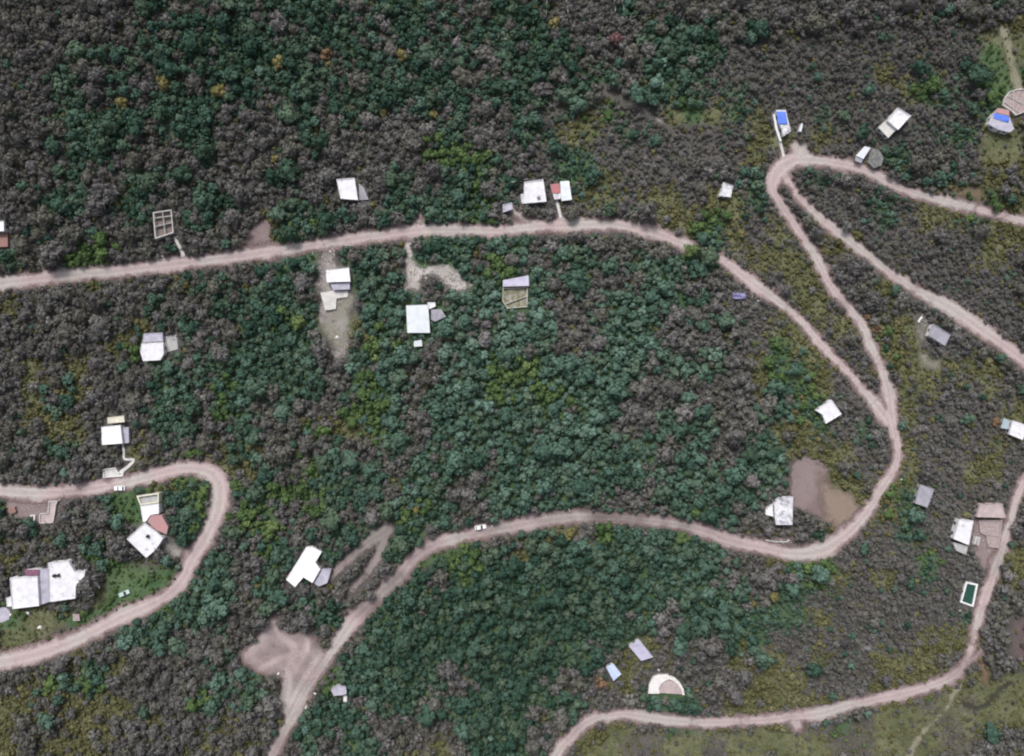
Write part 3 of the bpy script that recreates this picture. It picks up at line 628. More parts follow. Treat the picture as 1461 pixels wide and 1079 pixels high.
H('house', 'large square house with pale bluish white roof and dark annex in the dense green trees', 'house',
  [('sheet', Q(579.5,436,611,435,613.5,475,581,475), 3.3, 'sheet', 'wall_white', {'dir': (0, 1), 'slope': 0.05, 'hang': 0.25}),
   ('flat', Q(610,431.5,621,431.5,621.5,437.5,613.5,441,611.5,441), 2.8, 'white', 'wall_white', {'par': 0.15, 'nowin': 1}),
   ('sheet', Q(615,442,629.5,441,636,452,621,459,615,456), 2.3, 'sheet_grey', 'lilac', {'dir': (-1, 0.3), 'nowin': 1})], 'the large bluish white house')
H('shed', 'tiny pale green shed just below the large bluish white house', 'shed',
  [('sheet', Q(590.5,487,601.5,485,602.5,494,590.5,495), 2.2, 'sheet', 'wall_white', {'dir': (0, 1)})], wins=False)
H('house', 'half finished house with lilac metal roof and an open walled yard of weeds', 'house',
  [('sheet', Q(717.5,400,754,393,755,408,717.5,409), 2.9, 'sheet_lilac', 'concrete_pale', {'dir': (0.2, 1), 'hang': 0.15}),
   ('open', Q(717.5,411,753,410,752.5,438,724,440.5,717,430), 1.5, 'weedy', 'concrete_pale', {'part': [(0, 0.45, 2, 0.55)]})], 'the half finished lilac house')
H('house', 'small messy white roofed house beside olive scrub between the top road and hairpin', 'house',
  [('flat', Q(1032,260,1046,265.5,1042.5,282,1025,280,1029,272), 2.9, 'white_dirty', 'wall_white', {'par': 0.3})], 'the small messy white house')
_, z = H('house', 'long grey white house covered with a blue tarpaulin above the hairpin bend', 'house',
  [('flat', Q(1107,157,1121,157,1128.5,187.5,1118,194.5), 2.9, 'white_dirty', 'wall_white', {'par': 0.0}),
   ('slab', Q(1103,163,1105.5,163,1110,184,1115,201,1112.5,201.5,1106.5,185), 1.2, 'wall_white', 'wall_white', {'nm': 'side_wall'})], 'the blue tarpaulin house')
def tarp(poly, zt, label, mat, sag=0.10, ref=None, name='tarpaulin', edge=None):
    pl = [plane(a, b, zt) for a, b in poly]; pl = [(float(a), float(b)) for a, b in pl]; n = 9; V = []
    a, b, c, d = [np.array(p) for p in pl]
    for j in range(n):
        for i in range(n):
            u, v = i/(n-1), j/(n-1); p = (a*(1-u)+b*u)*(1-v)+(d*(1-u)+c*u)*v
            V.append((p[0], p[1], zt+sag*math.sin(u*7+v*3)*0.5+sag*0.5*math.sin(v*9-u*4)))
    mb = MB(); mb.add(V, [(j*n+i, j*n+i+1, (j+1)*n+i+1, (j+1)*n+i) for j in range(n-1) for i in range(n-1)])
    o = mb.build(name, M[mat], None, smooth=True)
    md = o.modifiers.new('thick', 'SOLIDIFY'); md.thickness = 0.03
    cx, cy = np.mean(pl, 0)
    o.data.transform(__import__('mathutils').Matrix.Translation((-cx, -cy, -zt))); o.location = (cx, cy, zt)
    prop(o, label, 'tarpaulin'); return o
tarp(Q(1107.7,159,1120.5,159.6,1123.8,177.5,1110.5,177.5), z+3.06, 'bright blue tarpaulin spread on the long roof above the hairpin bend', 'tarp')
def panel(px, py, w, h, ang, label, mat, z_=0.0):
    x, y, g = W(px, py, h/2); r_ = empty('gate', (float(x), float(y), float(g)-h/2), ang); prop(r_, label, 'gate')
    mb = MB(); mb.box((0, 0, h/2), w, 0.06, h-0.2); mb.build('sheet_panel', M[mat], r_)
    for s in (-1, 1): mb = MB(); mb.box((s*(w/2+0.062), 0, h/2), 0.12, 0.12, h+0.1); mb.build('post', M['concrete'], r_)
    return r_
H('hut', 'very narrow white roofed hut right of the blue tarpaulin house', 'hut',
  [('sheet', Q(1143.5,176,1145.5,176.5,1143.5,188,1140,187), 2.1, 'sheet', 'wall_white', {'hang': 0.05})], wins=False)
H('house', 'white house set diagonally with lower grey terrace roof in the upper right scrub', 'house',
  [('flat', Q(1280.5,154,1299.5,165.5,1281,186,1265,172.5), 3.4, 'white', 'wall_white', {}),
   ('flat', Q(1264,171.5,1278.5,185,1267,197.5,1252.5,182), 2.4, 'concrete_pale', 'wall_white', {'par': 0.2})], 'the diagonal white house')
H('kiosk', 'white roofed kiosk with dark porch and round grey netted yard at upper right road', 'kiosk',
  [('sheet', Q(1233.5,209,1242,211,1232,227,1221.5,222), 2.6, 'sheet', 'wall_white', {'dir': (0.6, 1)}),
   ('sheet', Q(1221,223.5,1231,228,1229,233,1219.5,229), 2.1, 'sheet_grey', 'wood', {'posts': 1, 'pre': 'porch_'}),
   ('sheet', Q(1244,212,1253,213.5,1261,225,1258,236,1247,240,1238,231), 2.3, 'netting', 'wood', {'posts': 1, 'pre': 'netted_'})], 'the roadside kiosk')
_, z = H('house', 'lilac white roofed house under a blue tarpaulin at the upper right edge', 'house',
  [('flat', Q(1417,161,1440,166,1447,184,1441,189,1424,185,1410,177), 3.0, 'lilac', 'wall_white', {'par': 0.0}),
   ('flat', Q(1424,154,1440,157.5,1440,165.5,1421,160.5), 3.05, 'salmon', 'wall_white', {'par': 0.0, 'nowin': 1}),
   ('open', Q(1430,150,1433,140,1440,131,1452,127,1480,126,1480,150,1462,160,1449,165,1442,158), 1.2, 'rubble', 'concrete_pale', {'th': 0.3, 'part': [(0, 0.5, 5, 0.5), (2, 0.5, 6, 0.5), (1, 0.5, 7, 0.5)]})], 'the upper right tarpaulin house')
tarp(Q(1418,161.5,1439.5,166,1439,175.5,1417.5,168.5), z+3.16, 'blue tarpaulin on the lilac roof beside red roof strip at upper right', 'tarp', 0.12)
H('house', 'grey lilac roofed house below the right hand road beside a bare grey yard', 'house',
  [('flat', Q(1331,462,1356,477.5,1348,494,1324.5,479), 3.0, 'lilac_dark', 'wall_white', {'par': 0.3})], 'the grey lilac house by the road')
H('house', 'square white house turned diagonally inside the bend where two roads join', 'house',
  [('flat', Q(1186,570,1201,591,1178,605,1173.5,592,1164,586,1173,580), 3.1, 'white', 'wall_white', {'par': 0.15})], 'the white house by the junction')
x, y, g = W(1203, 603); tank(1203, 602, float(g), 'grey water tank standing on ground beside diagonal white house near the junction', 'plastic_grey', 0.6, 1.3)
H('house', 'white roofed house with blue grey lean-to at the far right edge', 'house',
  [('flat', Q(1445,600,1466,607,1459,628,1439.5,620), 3.0, 'white', 'wall_white', {'par': 0.15}),
   ('sheet', Q(1432,596.5,1441.5,601,1438.5,612.5,1428,611), 2.4, 'sheet_teal', 'concrete', {'nowin': 1})], 'the far right white house')
H('house', 'messy white stepped house above the lower road beside the pink clay clearing', 'house',
  [('flat', Q(1110,711,1121,709,1131.4,709,1130.5,749,1107,749,1105,738,1104,720), 3.2, 'white_dirty', 'wall_white', {'par': 0.3}),
   ('flat', Q(1092.5,728,1102,719,1103.5,737.5,1092,734.5), 2.8, 'white', 'wall_white', {'par': 0.2, 'nowin': 1})], 'the messy white stepped house')
H('house', 'small plain grey roofed house standing in grey scrub right of the lower bend', 'house',
  [('flat', Q(1313,691,1333,698,1323,724.5,1305.5,718.5), 2.9, 'lilac_dark', 'concrete', {'par': 0.15})], 'the plain grey house')
H('house', 'tall narrow white house with grey lower terrace beside the pink roofed building', 'house',
  [('flat', Q(1368.5,741,1388.5,743,1382,778,1360,769), 3.4, 'white', 'wall_white', {'par': 0.3}),
   ('flat', Q(1358.5,773.5,1381,779,1378,792,1364,786), 2.4, 'concrete', 'wall_white', {'par': 0.25})], 'the narrow white house')
H('building', 'pinkish flat roofed building with unfinished brick yard beside the right hand lane', 'building',
  [('flat', Q(1398,719,1430,718.5,1435,739,1393,738), 3.2, 'pink', 'pink', {'par': 0.25}),
   ('open', Q(1396,743,1429,742,1424,782,1409,780,1406,764,1398,760), 1.1, 'rubble', 'pink', {'part': [(0, 0.55, 3, 0.4)]})], 'the pink roofed building')
H('cistern', 'white rimmed rectangular cistern of dark green water beside the right hand lane', 'cistern',
  [('open', Q(1378.5,830,1395.5,834,1389,866.5,1370,859.5), 0.9, 'water', 'wall_white', {'th': 0.55, 'fl': 0.45})], 'the green cistern', wins=False)
H('house', 'small lilac metal roofed house, upper of the pair by the ring wall', 'house',
  [('sheet', Q(897,922,911.5,912,932,938,915,943.5), 2.8, 'sheet_lilac', 'wall_white', {'dir': (0.4, 1)})], 'the lilac roofed cottage')
H('hut', 'small light blue roofed hut with pale doorstep near the bottom road', 'hut',
  [('sheet', Q(864.5,952,874.5,946,886.5,962,875.5,972), 2.6, 'sheet_blue', 'wall_white', {'dir': (0.5, 1)})], 'the light blue hut')
H('house', 'bright white L-shaped house with lilac terrace beside the short grey track', 'house',
  [('flat', Q(408,827,430,792,437,780.5,446,780,459,788,450,802.5,457,812.5,446,832,433,824,421,838), 3.3, 'white_clean', 'wall_white', {'par': 0.12}),
   ('flat', Q(458,812.5,473,812,467,832,455,837,447.5,832), 2.2, 'lilac', 'lilac', {'par': 0.2, 'nowin': 1})], 'the white L-shaped house')
H('house', 'white roofed house with cream rear annex above the left hairpin road', 'house',
  [('flat', Q(144.5,609.5,172,606.5,175,633,145.5,635), 3.2, 'white_clean', 'wall_white', {'par': 0.12}),
   ('flat', Q(153,596,177,593,178,602.5,154,604.5), 2.8, 'cream', 'cream', {'par': 0.15}),
   ('flat', Q(173.5,609,184,610,184.5,632,176.5,633), 1.9, 'lilac', 'lilac', {'par': 0.25, 'nowin': 1})], 'the white house above the hairpin')
H('gatehouse', 'small pale concrete entrance pad with low wall on the left hairpin roadside', 'gatehouse',
  [('open', Q(146.5,669.5,164,667.5,168,674,176,675,175,680,147,682), 0.8, 'concrete_pale', 'wall_white', {'th': 0.25})], 'the entrance pad', wins=False)
H('house', 'white house with dusty lilac upper terrace and grey yard in the left dry wood', 'house',
  [('flat', Q(202,490,233,488,234,505,229,514,204,515.5,200,502), 3.2, 'white', 'wall_white', {'par': 0.15}),
   ('flat', Q(205,476,232,474.5,233,487,203,489), 2.4, 'lilac', 'lilac', {'par': 0.2, 'nowin': 1}),
   ('slab', Q(235,480,252,477,254,498,237,503,235,496), 0.5, 'concrete', 'concrete', {'nm': 'yard'})], 'the white house in the left wood')
H('house', 'roofless unfinished house with pale walls and brown inside above the top road', 'house',
  [('open', Q(218,303,244.5,299,247.5,332,221,341), 2.4, 'shell_floor', 'concrete_pale', {'th': 0.3, 'part': [(0, 0.55, 2, 0.5), (1, 0.45, 3, 0.55), (1, 0.75, 3, 0.2)]})], 'the roofless house')
_, z = H('house', 'rambling white house with faded red roof and walled terrace inside the left hairpin', 'house',
  [('flat', Q(206,746,222,758,233.5,768,222,785,209,796,181,769), 3.2, 'white', 'wall_white', {'par': 0.3}),
   ('open', Q(194.6,708,226.5,703.5,226.5,717.5,200,721), 2.6, 'concrete', 'cream', {'th': 0.45, 'fl': 1.6}),
   ('flat', Q(200.3,722,226.8,718.5,227,733,215,735,208.5,744,204,745), 2.9, 'white_clean', 'wall_white', {'par': 0.15, 'nowin': 1}),
   ('sheet', Q(216,735.5,231,734,240,752,237,763,222,756.5,210,744.5), 3.3, 'salmon', 'pink', {'dir': (0.4, 0.8), 'slope': 0.16, 'nowin': 1, 'pre': 'tiled_'})], 'the rambling white house')
tank(209.5, 766, z+3.2, 'black water tank on the rambling white roof inside the left hairpin')
_, z = H('house', 'largest white house of two joined flat roofed blocks in the lower left garden', 'house',
  [('flat', Q(14.5,824.5,54,822,56.5,864.5,18,869), 3.3, 'white', 'wall_white', {'par': 0.3}),
   ('flat', Q(69,803,98,800,107,816,122,814,121,822,109,835.5,108,854,71,859), 3.4, 'white', 'wall_white', {'par': 0.3, 'pre': 'east_block_'}),
   ('flat', Q(35.5,813,55.5,813,55,821,36,822), 3.0, 'maroon', 'wall_white', {'par': 0.1, 'nowin': 1, 'pre': 'maroon_'}),
   ('flat', Q(55.8,812,68,813,70,859,57.5,863.5), 2.3, 'lilac', 'lilac', {'par': 0, 'nowin': 1, 'pre': 'courtyard_'}),
   ('flat', Q(9,853,16,852,17.5,865,10,866), 2.5, 'white', 'wall_white', {'par': 0.2, 'nowin': 1, 'pre': 'porch_'})], 'the largest white house')
tank(75.5, 822.5, z+3.4, 'black water tank on the largest white roof, left of a close pair')
tank(81.5, 822, z+3.4, 'black water tank on the largest white roof, right of a close pair')
H('patio', 'grey lilac paved patio left of the largest white house', 'patio',
  [('slab', Q(-20,868,8,867,14,872,13,884,4,888,-20,890), 0.35, 'lilac', 'lilac', {'nm': 'paving'})], wins=False)
H('shed', 'small rusty pink shed below the largest white house next to the road', 'shed',
  [('sheet', Q(104,876,113,876,114,886,103.5,886.5), 2.0, 'rubble', 'brick', {'dir': (0, 1)})], wins=False)
H('house', 'white walled house cut by the left edge of the view above the top road', 'house',
  [('flat', Q(-30,315,6,315.5,6,330,-30,331), 3.2, 'white_clean', 'wall_white', {'par': 0.2}),
   ('slab', Q(-30,333,11,333,11,352,-30,354), 0.5, 'brick', 'brick', {'nm': 'terrace'})], 'the house at the left edge')
H('hut', 'pale lilac hut with white dark-doored front beside the bare clearing', 'hut',
  [('flat', Q(472,984,480,978,494,979.5,494.5,990,489,992,476,993), 2.8, 'lilac', 'wall_white', {'par': 0.15}),
   ('slab', Q(490,993,495,992,495,1001,490,1003), 1.0, 'wall_white', 'wall_white', {'nm': 'side_wall'})], 'the lilac hut by the clearing')
H('foundation', 'pinkish unfinished foundation with low parallel walls below the left hairpin road', 'foundation',
  [('open', Q(56,733,68,732,69,715,82,715,80,720,76,746,68,747,56,747), 0.9, 'pink', 'concrete_pale', {'th': 0.3})], 'the unfinished foundation', wins=False)
def stack(px, py, label, n=(5, 3, 5), ang=0.3):
    x, y, g = W(px, py, 0.4); o = MB()
    for k in range(n[2]):
        for i in range(n[0]):
            for j in range(n[1]):
                o.box(((i-n[0]/2+0.5)*0.46, (j-n[1]/2+0.5)*0.64, 0.12+k*0.23), 0.44, 0.62, 0.22, random.uniform(-.03, .03))
    b = o.build('brick_pile', M['brick']); b.location = (float(x), float(y), float(g)-0.42); b.rotation_euler = (0, 0, ang); prop(b, label, 'brick pile')
stack(19, 728, 'dark red brick pile at the building site below the left hairpin road')
def low_wall(pts, h, label, mat='wall_white', th=0.25):
    V = [tuple(float(q) for q in W(a, b, h)) for a, b in pts]; mb = MB()
    c0 = np.mean(V, 0)
    L = []; Rr = []
    for i in range(len(V)):
        d = np.array(V[min(i+1, len(V)-1)][:2])-np.array(V[max(i-1, 0)][:2]); d /= np.linalg.norm(d); n = np.array((-d[1], d[0]))*th/2
        L.append((V[i][0]+n[0], V[i][1]+n[1])); Rr.append((V[i][0]-n[0], V[i][1]-n[1]))
    for i in range(len(V)-1):
        pass
    k = len(V); P = [(p[0], p[1], V[i % k][2]) for i, p in enumerate(L+Rr)]; B = [(p[0], p[1], p[2]-h-0.5) for p in P]
    F = [(i, i+1, k+i+1, k+i) for i in range(k-1)]+[(2*k+i, 2*k+i+1, i+1, i) for i in range(k-1)]+[(k+i, k+i+1, 3*k+i+1, 3*k+i) for i in range(k-1)]
    F += [(0, k, 3*k, 2*k), (k-1, 3*k-1, 4*k-1, 2*k-1)]
    mb.add(P+B, F); o = mb.build('low_wall', M[mat], None, (c0[0], c0[1], c0[2]-h)); o.location = (c0[0], c0[1], c0[2]-h); prop(o, label, 'wall'); return o
low_wall(Q(43,736,49,736,48,746.5), 1.2, 'short white corner wall left of the pinkish unfinished foundation', 'wall_white', 0.4)
low_wall(Q(1093,771,1104,773,1122,773.5,1127,771), 0.9, 'low pale roadside wall in front of the messy white stepped house', 'concrete_pale', 0.3)
low_wall(Q(1316,452,1312,457,1311,460), 0.8, 'low curved white wall above the grey yard by the right road', 'wall_white', 0.5)
low_wall(Q(331,692,341,692.5,350,692), 0.4, 'thin white kerb wall right of the left hairpin bend', 'wall_white', 0.25)
# horseshoe wall round a pinkish floor
def horseshoe():
    x, y, g = W(951, 982); root = empty('ring_wall', (float(x), float(y), float(g)))
    prop(root, 'white horseshoe shaped wall round a pinkish floor near the bottom road', 'wall'); off = (float(x), float(y), float(g))
    O = Q(925,990,926,978,931,967,940,963,953,962.5,962,966,970,974,975,982,977,992); I = Q(941,990,940,982,943,976,950,971,956,969.5,961,972,967,977,972,984,974,992)
    zt = float(g)+1.25; Po = [tuple(map(float, plane(a, b, zt))) for a, b in O]; Pi = [tuple(map(float, plane(a, b, zt))) for a, b in I]
    k = len(O); mb = MB(); V = [(p[0], p[1], zt) for p in Po+Pi]+[(p[0], p[1], zt-2) for p in Po+Pi]
    F = [(i, i+1, k+i+1, k+i) for i in range(k-1)]+[(2*k+i, 2*k+i+1, i+1, i) for i in range(k-1)]+[(k+i, k+i+1, 3*k+i+1, 3*k+i) for i in range(k-1)]+[(0, k, 3*k, 2*k), (k-1, 3*k-1, 4*k-1, 2*k-1)]
    mb.add(V, F); mb.build('wall', M['stone'], root, off)
    z2 = max(float(ground(*p)) for p in Po)+0.12; fl = [tuple(map(float, plane(a, b, zt))) for a, b in I]; mb = MB(); mb.prism(inset(ccw(fl), 0.004), z2-1.6, z2); mb.build('floor', M['pink'], root, off)
    global houseF; houseF = poly_field(O+[(977, 992)], houseF.copy(), np.ones(PX.shape))[0]
    LAND.append((951, 980, 'the white horseshoe wall'))
horseshoe()
# blue tarpaulin shelter by the road
def tarp_shelter():
    x, y, g = W(1055, 423); t = tarp(Q(1045,418,1065,418.5,1064,426.5,1046,427), float(g)+2.0, 'indigo tarpaulin shelter on poles beside the thin upper road', 'tarp_dark', 0.35, name='tarpaulin_shelter')
    t['category'] = 'shelter'
    for dx, dy in ((-2.3, 0.9), (2.3, 0.9), (-2.2, -0.9), (2.1, -0.9)):
        mb = MB(); mb.tube((dx, dy, -2.4), (dx, dy, 0.02), 0.05, 0.05); mb.build('post', M['wood'], t)
    global houseF; houseF = poly_field(Q(1045,418,1065,418.5,1064,426.5,1046,427), houseF.copy(), np.ones(PX.shape))[0]
    LAND.append((1055, 422, 'the indigo tarpaulin shelter'))
tarp_shelter()
def staircase():
    x, y, g = W(1390.5, 771); root = empty('staircase', (float(x), float(y), float(g)), R(-14)); prop(root, 'pale outdoor staircase right of the narrow white house', 'staircase')
    mb = MB()
    for i in range(8): mb.box((0, 1.3-i*0.34, 0.1+(7-i)*0.13-0.3), 1.1, 0.33, 0.9+(7-i)*0.26-0.2)
    mb.build('step', M['concrete_pale'], root)
    for s in (-1, 1): mb = MB(); mb.box((s*0.68, 0.1, 0.9), 0.14, 3.0, 1.8); mb.build('side_wall', M['wall_white'], root)
    global houseF; houseF = poly_field(Q(1387,764,1394,765,1391,780,1385,779), houseF.copy(), np.ones(PX.shape))[0]
staircase()

# ------------------------------------------------------------------ boulders and small pale things
def boulder_mesh(seed, mat):
    bm = bmesh.new(); bmesh.ops.create_icosphere(bm, subdivisions=3, radius=1.0); r_ = random.Random(seed)
    k = [(r_.uniform(-1, 1), r_.uniform(-1, 1), r_.uniform(-1, 1), r_.uniform(0.5, 0.9)) for _ in range(7)]
    for v in bm.verts:
        n = v.co.normalized(); s = 1.0
        for a, b, c, d in k:
            t = n.x*a+n.y*b+n.z*c
            if t > d*0.8: s -= (t-d*0.8)*0.6
        v.co = n*s; v.co.z = max(v.co.z*0.8, -0.45)
    for f in bm.faces: f.smooth = False
    me = bpy.data.meshes.new('boulder'); bm.to_mesh(me); bm.free(); me.materials.append(M[mat]); return me
BM_ = [boulder_mesh(i, 'stone') for i in range(4)]
for i, (px, py, r, lab) in enumerate([
    (471,910,0.75,'white boulder at the top of the bare clearing beside the dark bank'),
    (467,960,0.45,'small white boulder on the outer road edge above the lilac hut'),
    (397,962,0.70,'white boulder inside the bare clearing on its left side'),
    (391.5,977,0.62,'round white boulder on left clearing edge, upper of two'),
    (395,987,0.55,'round white boulder on left clearing edge, lower of two'),
    (449.5,988,0.95,'largest white boulder at the road edge left of the lilac hut'),
    (437,1010,0.75,'white boulder on the road edge below the lilac hut'),
    (225,369,0.60,'white boulder on top road edge below the roofless house, left of two'),
    (231,365,0.50,'white boulder on top road edge below the roofless house, right of two'),
    (252.5,337.5,0.45,'small white boulder on the footpath right of the roofless house'),
    (15,877.5,0.65,'white boulder in the garden beside the lilac paved patio'),
    (39,876,0.85,'pale boulder in the garden under the largest white house'),
    (56.5,896,0.80,'bright boulder nearest the road in the lower left garden'),
    (1369,872,0.60,'white boulder just below the green cistern'),
    (404,838,0.70,'pale boulder at the lower left corner of the L-shaped house'),
    (1074,422,0.65,'pale boulder right of the indigo tarpaulin shelter, upper of two'),
    (1083,428,0.70,'pale boulder right of the indigo tarpaulin shelter, lower of two'),
    (1332,450,0.45,'small pale boulder above the grey lilac house by the right road'),
    (471,359,0.5,'pale boulder on the verge above the bright white terrace house'),
    (481,482,0.75,'white boulder in the long bare yard below the terrace house'),
    (467,499,0.5,'small pale boulder at the lower end of the bare yard'),
    (608,397,0.55,'white boulder in the rubble clearing above the bluish white house'),
    (940,956,0.6,'white boulder just above the white horseshoe wall'),
    (239,453,0.55,'pale boulder above the white house in the left wood, upper of two'),
    (247,468,0.6,'pale boulder above the white house in the left wood, lower of two'),
    (1287,685,0.55,'pale boulder on the outer side of the lower right bend'),
    (702,751,0.4,'white boulder right of the white car on the lower road')]):
    x, y, g = W(px, py, 0.3); o = link('boulder', BM_[i % 4]); o.location = (float(x), float(y), float(g)-0.3+0.25*r)
    o.scale = (r, r*random.uniform(.8, 1.1), r*random.uniform(.7, .95)); o.rotation_euler = (0, 0, random.uniform(0, 6.28)); prop(o, lab, 'boulder', 'pale boulders')
# rubble chunks: uncountable
def rubble(name, mat, label, pts, s0, s1):
    V = []; T = []
    for cx, cy, sx, sy, n in pts:
        for _ in range(n):
            px = cx+rng.normal()*sx*0.6; py = cy+rng.normal()*sy*0.6; x, y, g = W(px, py, 0.1); s = s0+s1*rng.random()**2
            b = len(V); d = rng.normal(size=(4, 3)); d /= np.linalg.norm(d, axis=1)[:, None]
            for t in d: V.append((x+t[0]*s, y+t[1]*s, g+abs(t[2])*s))
            T += [(b, b+1, b+2), (b, b+2, b+3), (b, b+3, b+1), (b+1, b+3, b+2)]
    me = np_mesh(name, V, [], T, [M[mat]]); prop(link(name, me), label, 'rubble', None, 'stuff')
rubble('rubble', 'rubble', 'scattered brownish rubble lying in the yards and clearings', [(618, 388, 34, 14, 110), (645, 398, 16, 12, 70), (586, 398, 8, 14, 50), (520, 313, 22, 10, 70), (470, 430, 14, 12, 40), (1415, 760, 12, 20, 90), (40, 726, 30, 10, 70), (1310, 448, 8, 8, 30), (1078, 424, 12, 7, 30), (463, 365, 9, 12, 60), (1450, 145, 12, 12, 160), (480, 430, 16, 10, 60), (468, 400, 6, 20, 40), (478, 490, 12, 16, 60), (1395, 735, 20, 10, 40), (75, 875, 40, 8, 40), (230, 345, 14, 10, 50), (245, 470, 10, 14, 50), (410, 950, 40, 40, 90), (1125, 770, 18, 5, 40), (1065, 425, 14, 8, 30)], 0.12, 0.28)
rubble('pale_rubble', 'stone', 'scattered pale broken stones in the yards and clearings',
       [(470, 366, 10, 12, 130), (470, 430, 14, 10, 60), (478, 485, 14, 20, 70), (612, 388, 34, 12, 140), (650, 402, 14, 12, 70), (522, 314, 24, 9, 110), (60, 726, 26, 10, 60), (1322, 455, 16, 10, 50), (1408, 765, 14, 16, 60), (1452, 146, 12, 12, 60), (1110, 774, 22, 4, 50), (240, 470, 14, 14, 50), (610, 520, 14, 14, 40), (405, 840, 8, 6, 40), (240, 345, 14, 14, 40), (425, 960, 40, 40, 50), (820, 965, 30, 10, 40), (900, 750, 60, 12, 40)], 0.14, 0.34)

# ------------------------------------------------------------------ vehicles
def car(px, py, ang, label, paint, L=3.9, wd=1.65):
    x, y, g = W(px, py, 0.8); root = empty('parked_car', (float(x), float(y), float(ground(x, y))+0.12), ang); prop(root, label, 'car')
    hw = wd/2
    secs = [(-L/2, 0.38, 0.62, hw*0.82), (-L/2+0.12, 0.28, 0.82, hw*0.94), (-L*0.3, 0.24, 0.90, hw), (L*0.12, 0.24, 0.90, hw), (L*0.3, 0.24, 0.82, hw*0.99), (L/2-0.15, 0.28, 0.70, hw*0.92), (L/2, 0.38, 0.58, hw*0.8)]
    def loft(secs, rows):
        V = []; F = []; n = None
        for s in secs:
            r_ = rows(s); n = len(r_); V += r_
        for i in range(len(secs)-1):
            for k in range(n): j = (k+1) % n; F.append((i*n+k, i*n+j, (i+1)*n+j, (i+1)*n+k))
        F += [tuple(range(n)), tuple(range(len(V)-n, len(V)))]
        return V, F
    mb = MB()
    V, F = loft(secs, lambda s: [(s[0], -s[3]*0.93, s[1]), (s[0], -s[3], (s[1]+s[2])/2), (s[0], -s[3]*0.9, s[2]), (s[0], s[3]*0.9, s[2]), (s[0], s[3], (s[1]+s[2])/2), (s[0], s[3]*0.93, s[1])]); mb.add(V, F)
    body = mb.build('body', M[paint], root, bevel=0.02, smooth=False)
    mb = MB(); gh = [(-L*0.40, 0.86, 0.88, hw*0.84), (-L*0.31, 0.86, 1.36, hw*0.76), (L*0.02, 0.86, 1.40, hw*0.76), (L*0.20, 0.86, 0.89, hw*0.84)]
    V, F = loft(gh, lambda s: [(s[0], -s[3], s[1]), (s[0], -s[3]*0.9, s[2]), (s[0], s[3]*0.9, s[2]), (s[0], s[3], s[1])]); mb.add(V, F); mb.build('window', M['glass'], root)
    mb = MB(); mb.box((-L*0.145, 0, 1.405), L*0.35, hw*1.38, 0.05); mb.build('roof', M[paint], root, bevel=0.02)
    for sx in (-0.32, 0.31):
        for sy in (-1, 1):
            w = empty('wheel', (sx*L, sy*(hw-0.1), 0.29)); w.parent = root
            mb = MB(); mb.lathe([(0.2, -0.1), (0.29, -0.08), (0.30, 0), (0.29, 0.08), (0.2, 0.1)], n=18, axis='y'); mb.build('tyre', M['rubber'], w)
            mb = MB(); mb.lathe([(0.19, -0.106), (0.195, 0.106)], n=14, axis='y'); mb.build('rim', M['steel'], w)
    for sy in (-1, 1): mb = MB(); mb.box((L/2-0.06, sy*hw*0.6, 0.6), 0.14, 0.32, 0.14); mb.build('headlight', M['lamp'], root)
    mb = MB(); mb.box((-L/2+0.0, 0, 0.42), 0.12, wd*0.84, 0.2); mb.build('rear_bumper', M['plastic_grey'], root, bevel=0.02)
    global houseF; houseF = poly_field([(px-9, py-6), (px+9, py-6), (px+9, py+6), (px-9, py+6)], houseF.copy(), np.ones(PX.shape))[0]
    return root
car(170.5, 697, R(180), 'small white car parked on the roadside under the left hairpin road', 'car_white')
car(685.5, 752.5, R(10), 'white car parked on the upper edge of the lower road', 'car_white', 4.1)
car(177, 847, R(24), 'pale green car parked on grass beside the left road', 'car_teal', 3.9)
LAND += [(171, 697, 'the small white parked car'), (685, 752, 'the white car on the lower road'), (177, 847, 'the pale green car')]
# utility pole
def pole(px, py, label):
    x, y, g = W(px, py); root = empty('utility_pole', (float(x), float(y), float(g)-0.3), 0.3); prop(root, label, 'utility pole')
    mb = MB(); mb.tube((0, 0, 0), (0, 0, 8.3), 0.16, 0.11, 10); mb.build('post', M['concrete_pale'], root)
    mb = MB(); mb.box((0, 0.16, 7.8), 1.8, 0.1, 0.12); mb.build('crossarm', M['wood'], root)
    for s in (-0.8, 0, 0.8):
        mb = MB(); mb.lathe([(0.05, 7.87), (0.07, 7.93), (0.04, 7.98), (0.07, 8.03), (0.03, 8.1)], (s, 0.16, 0), 8); mb.build('insulator', M['plastic_white'], root)
pole(811, 725, 'pale utility pole standing alone above the lower road')
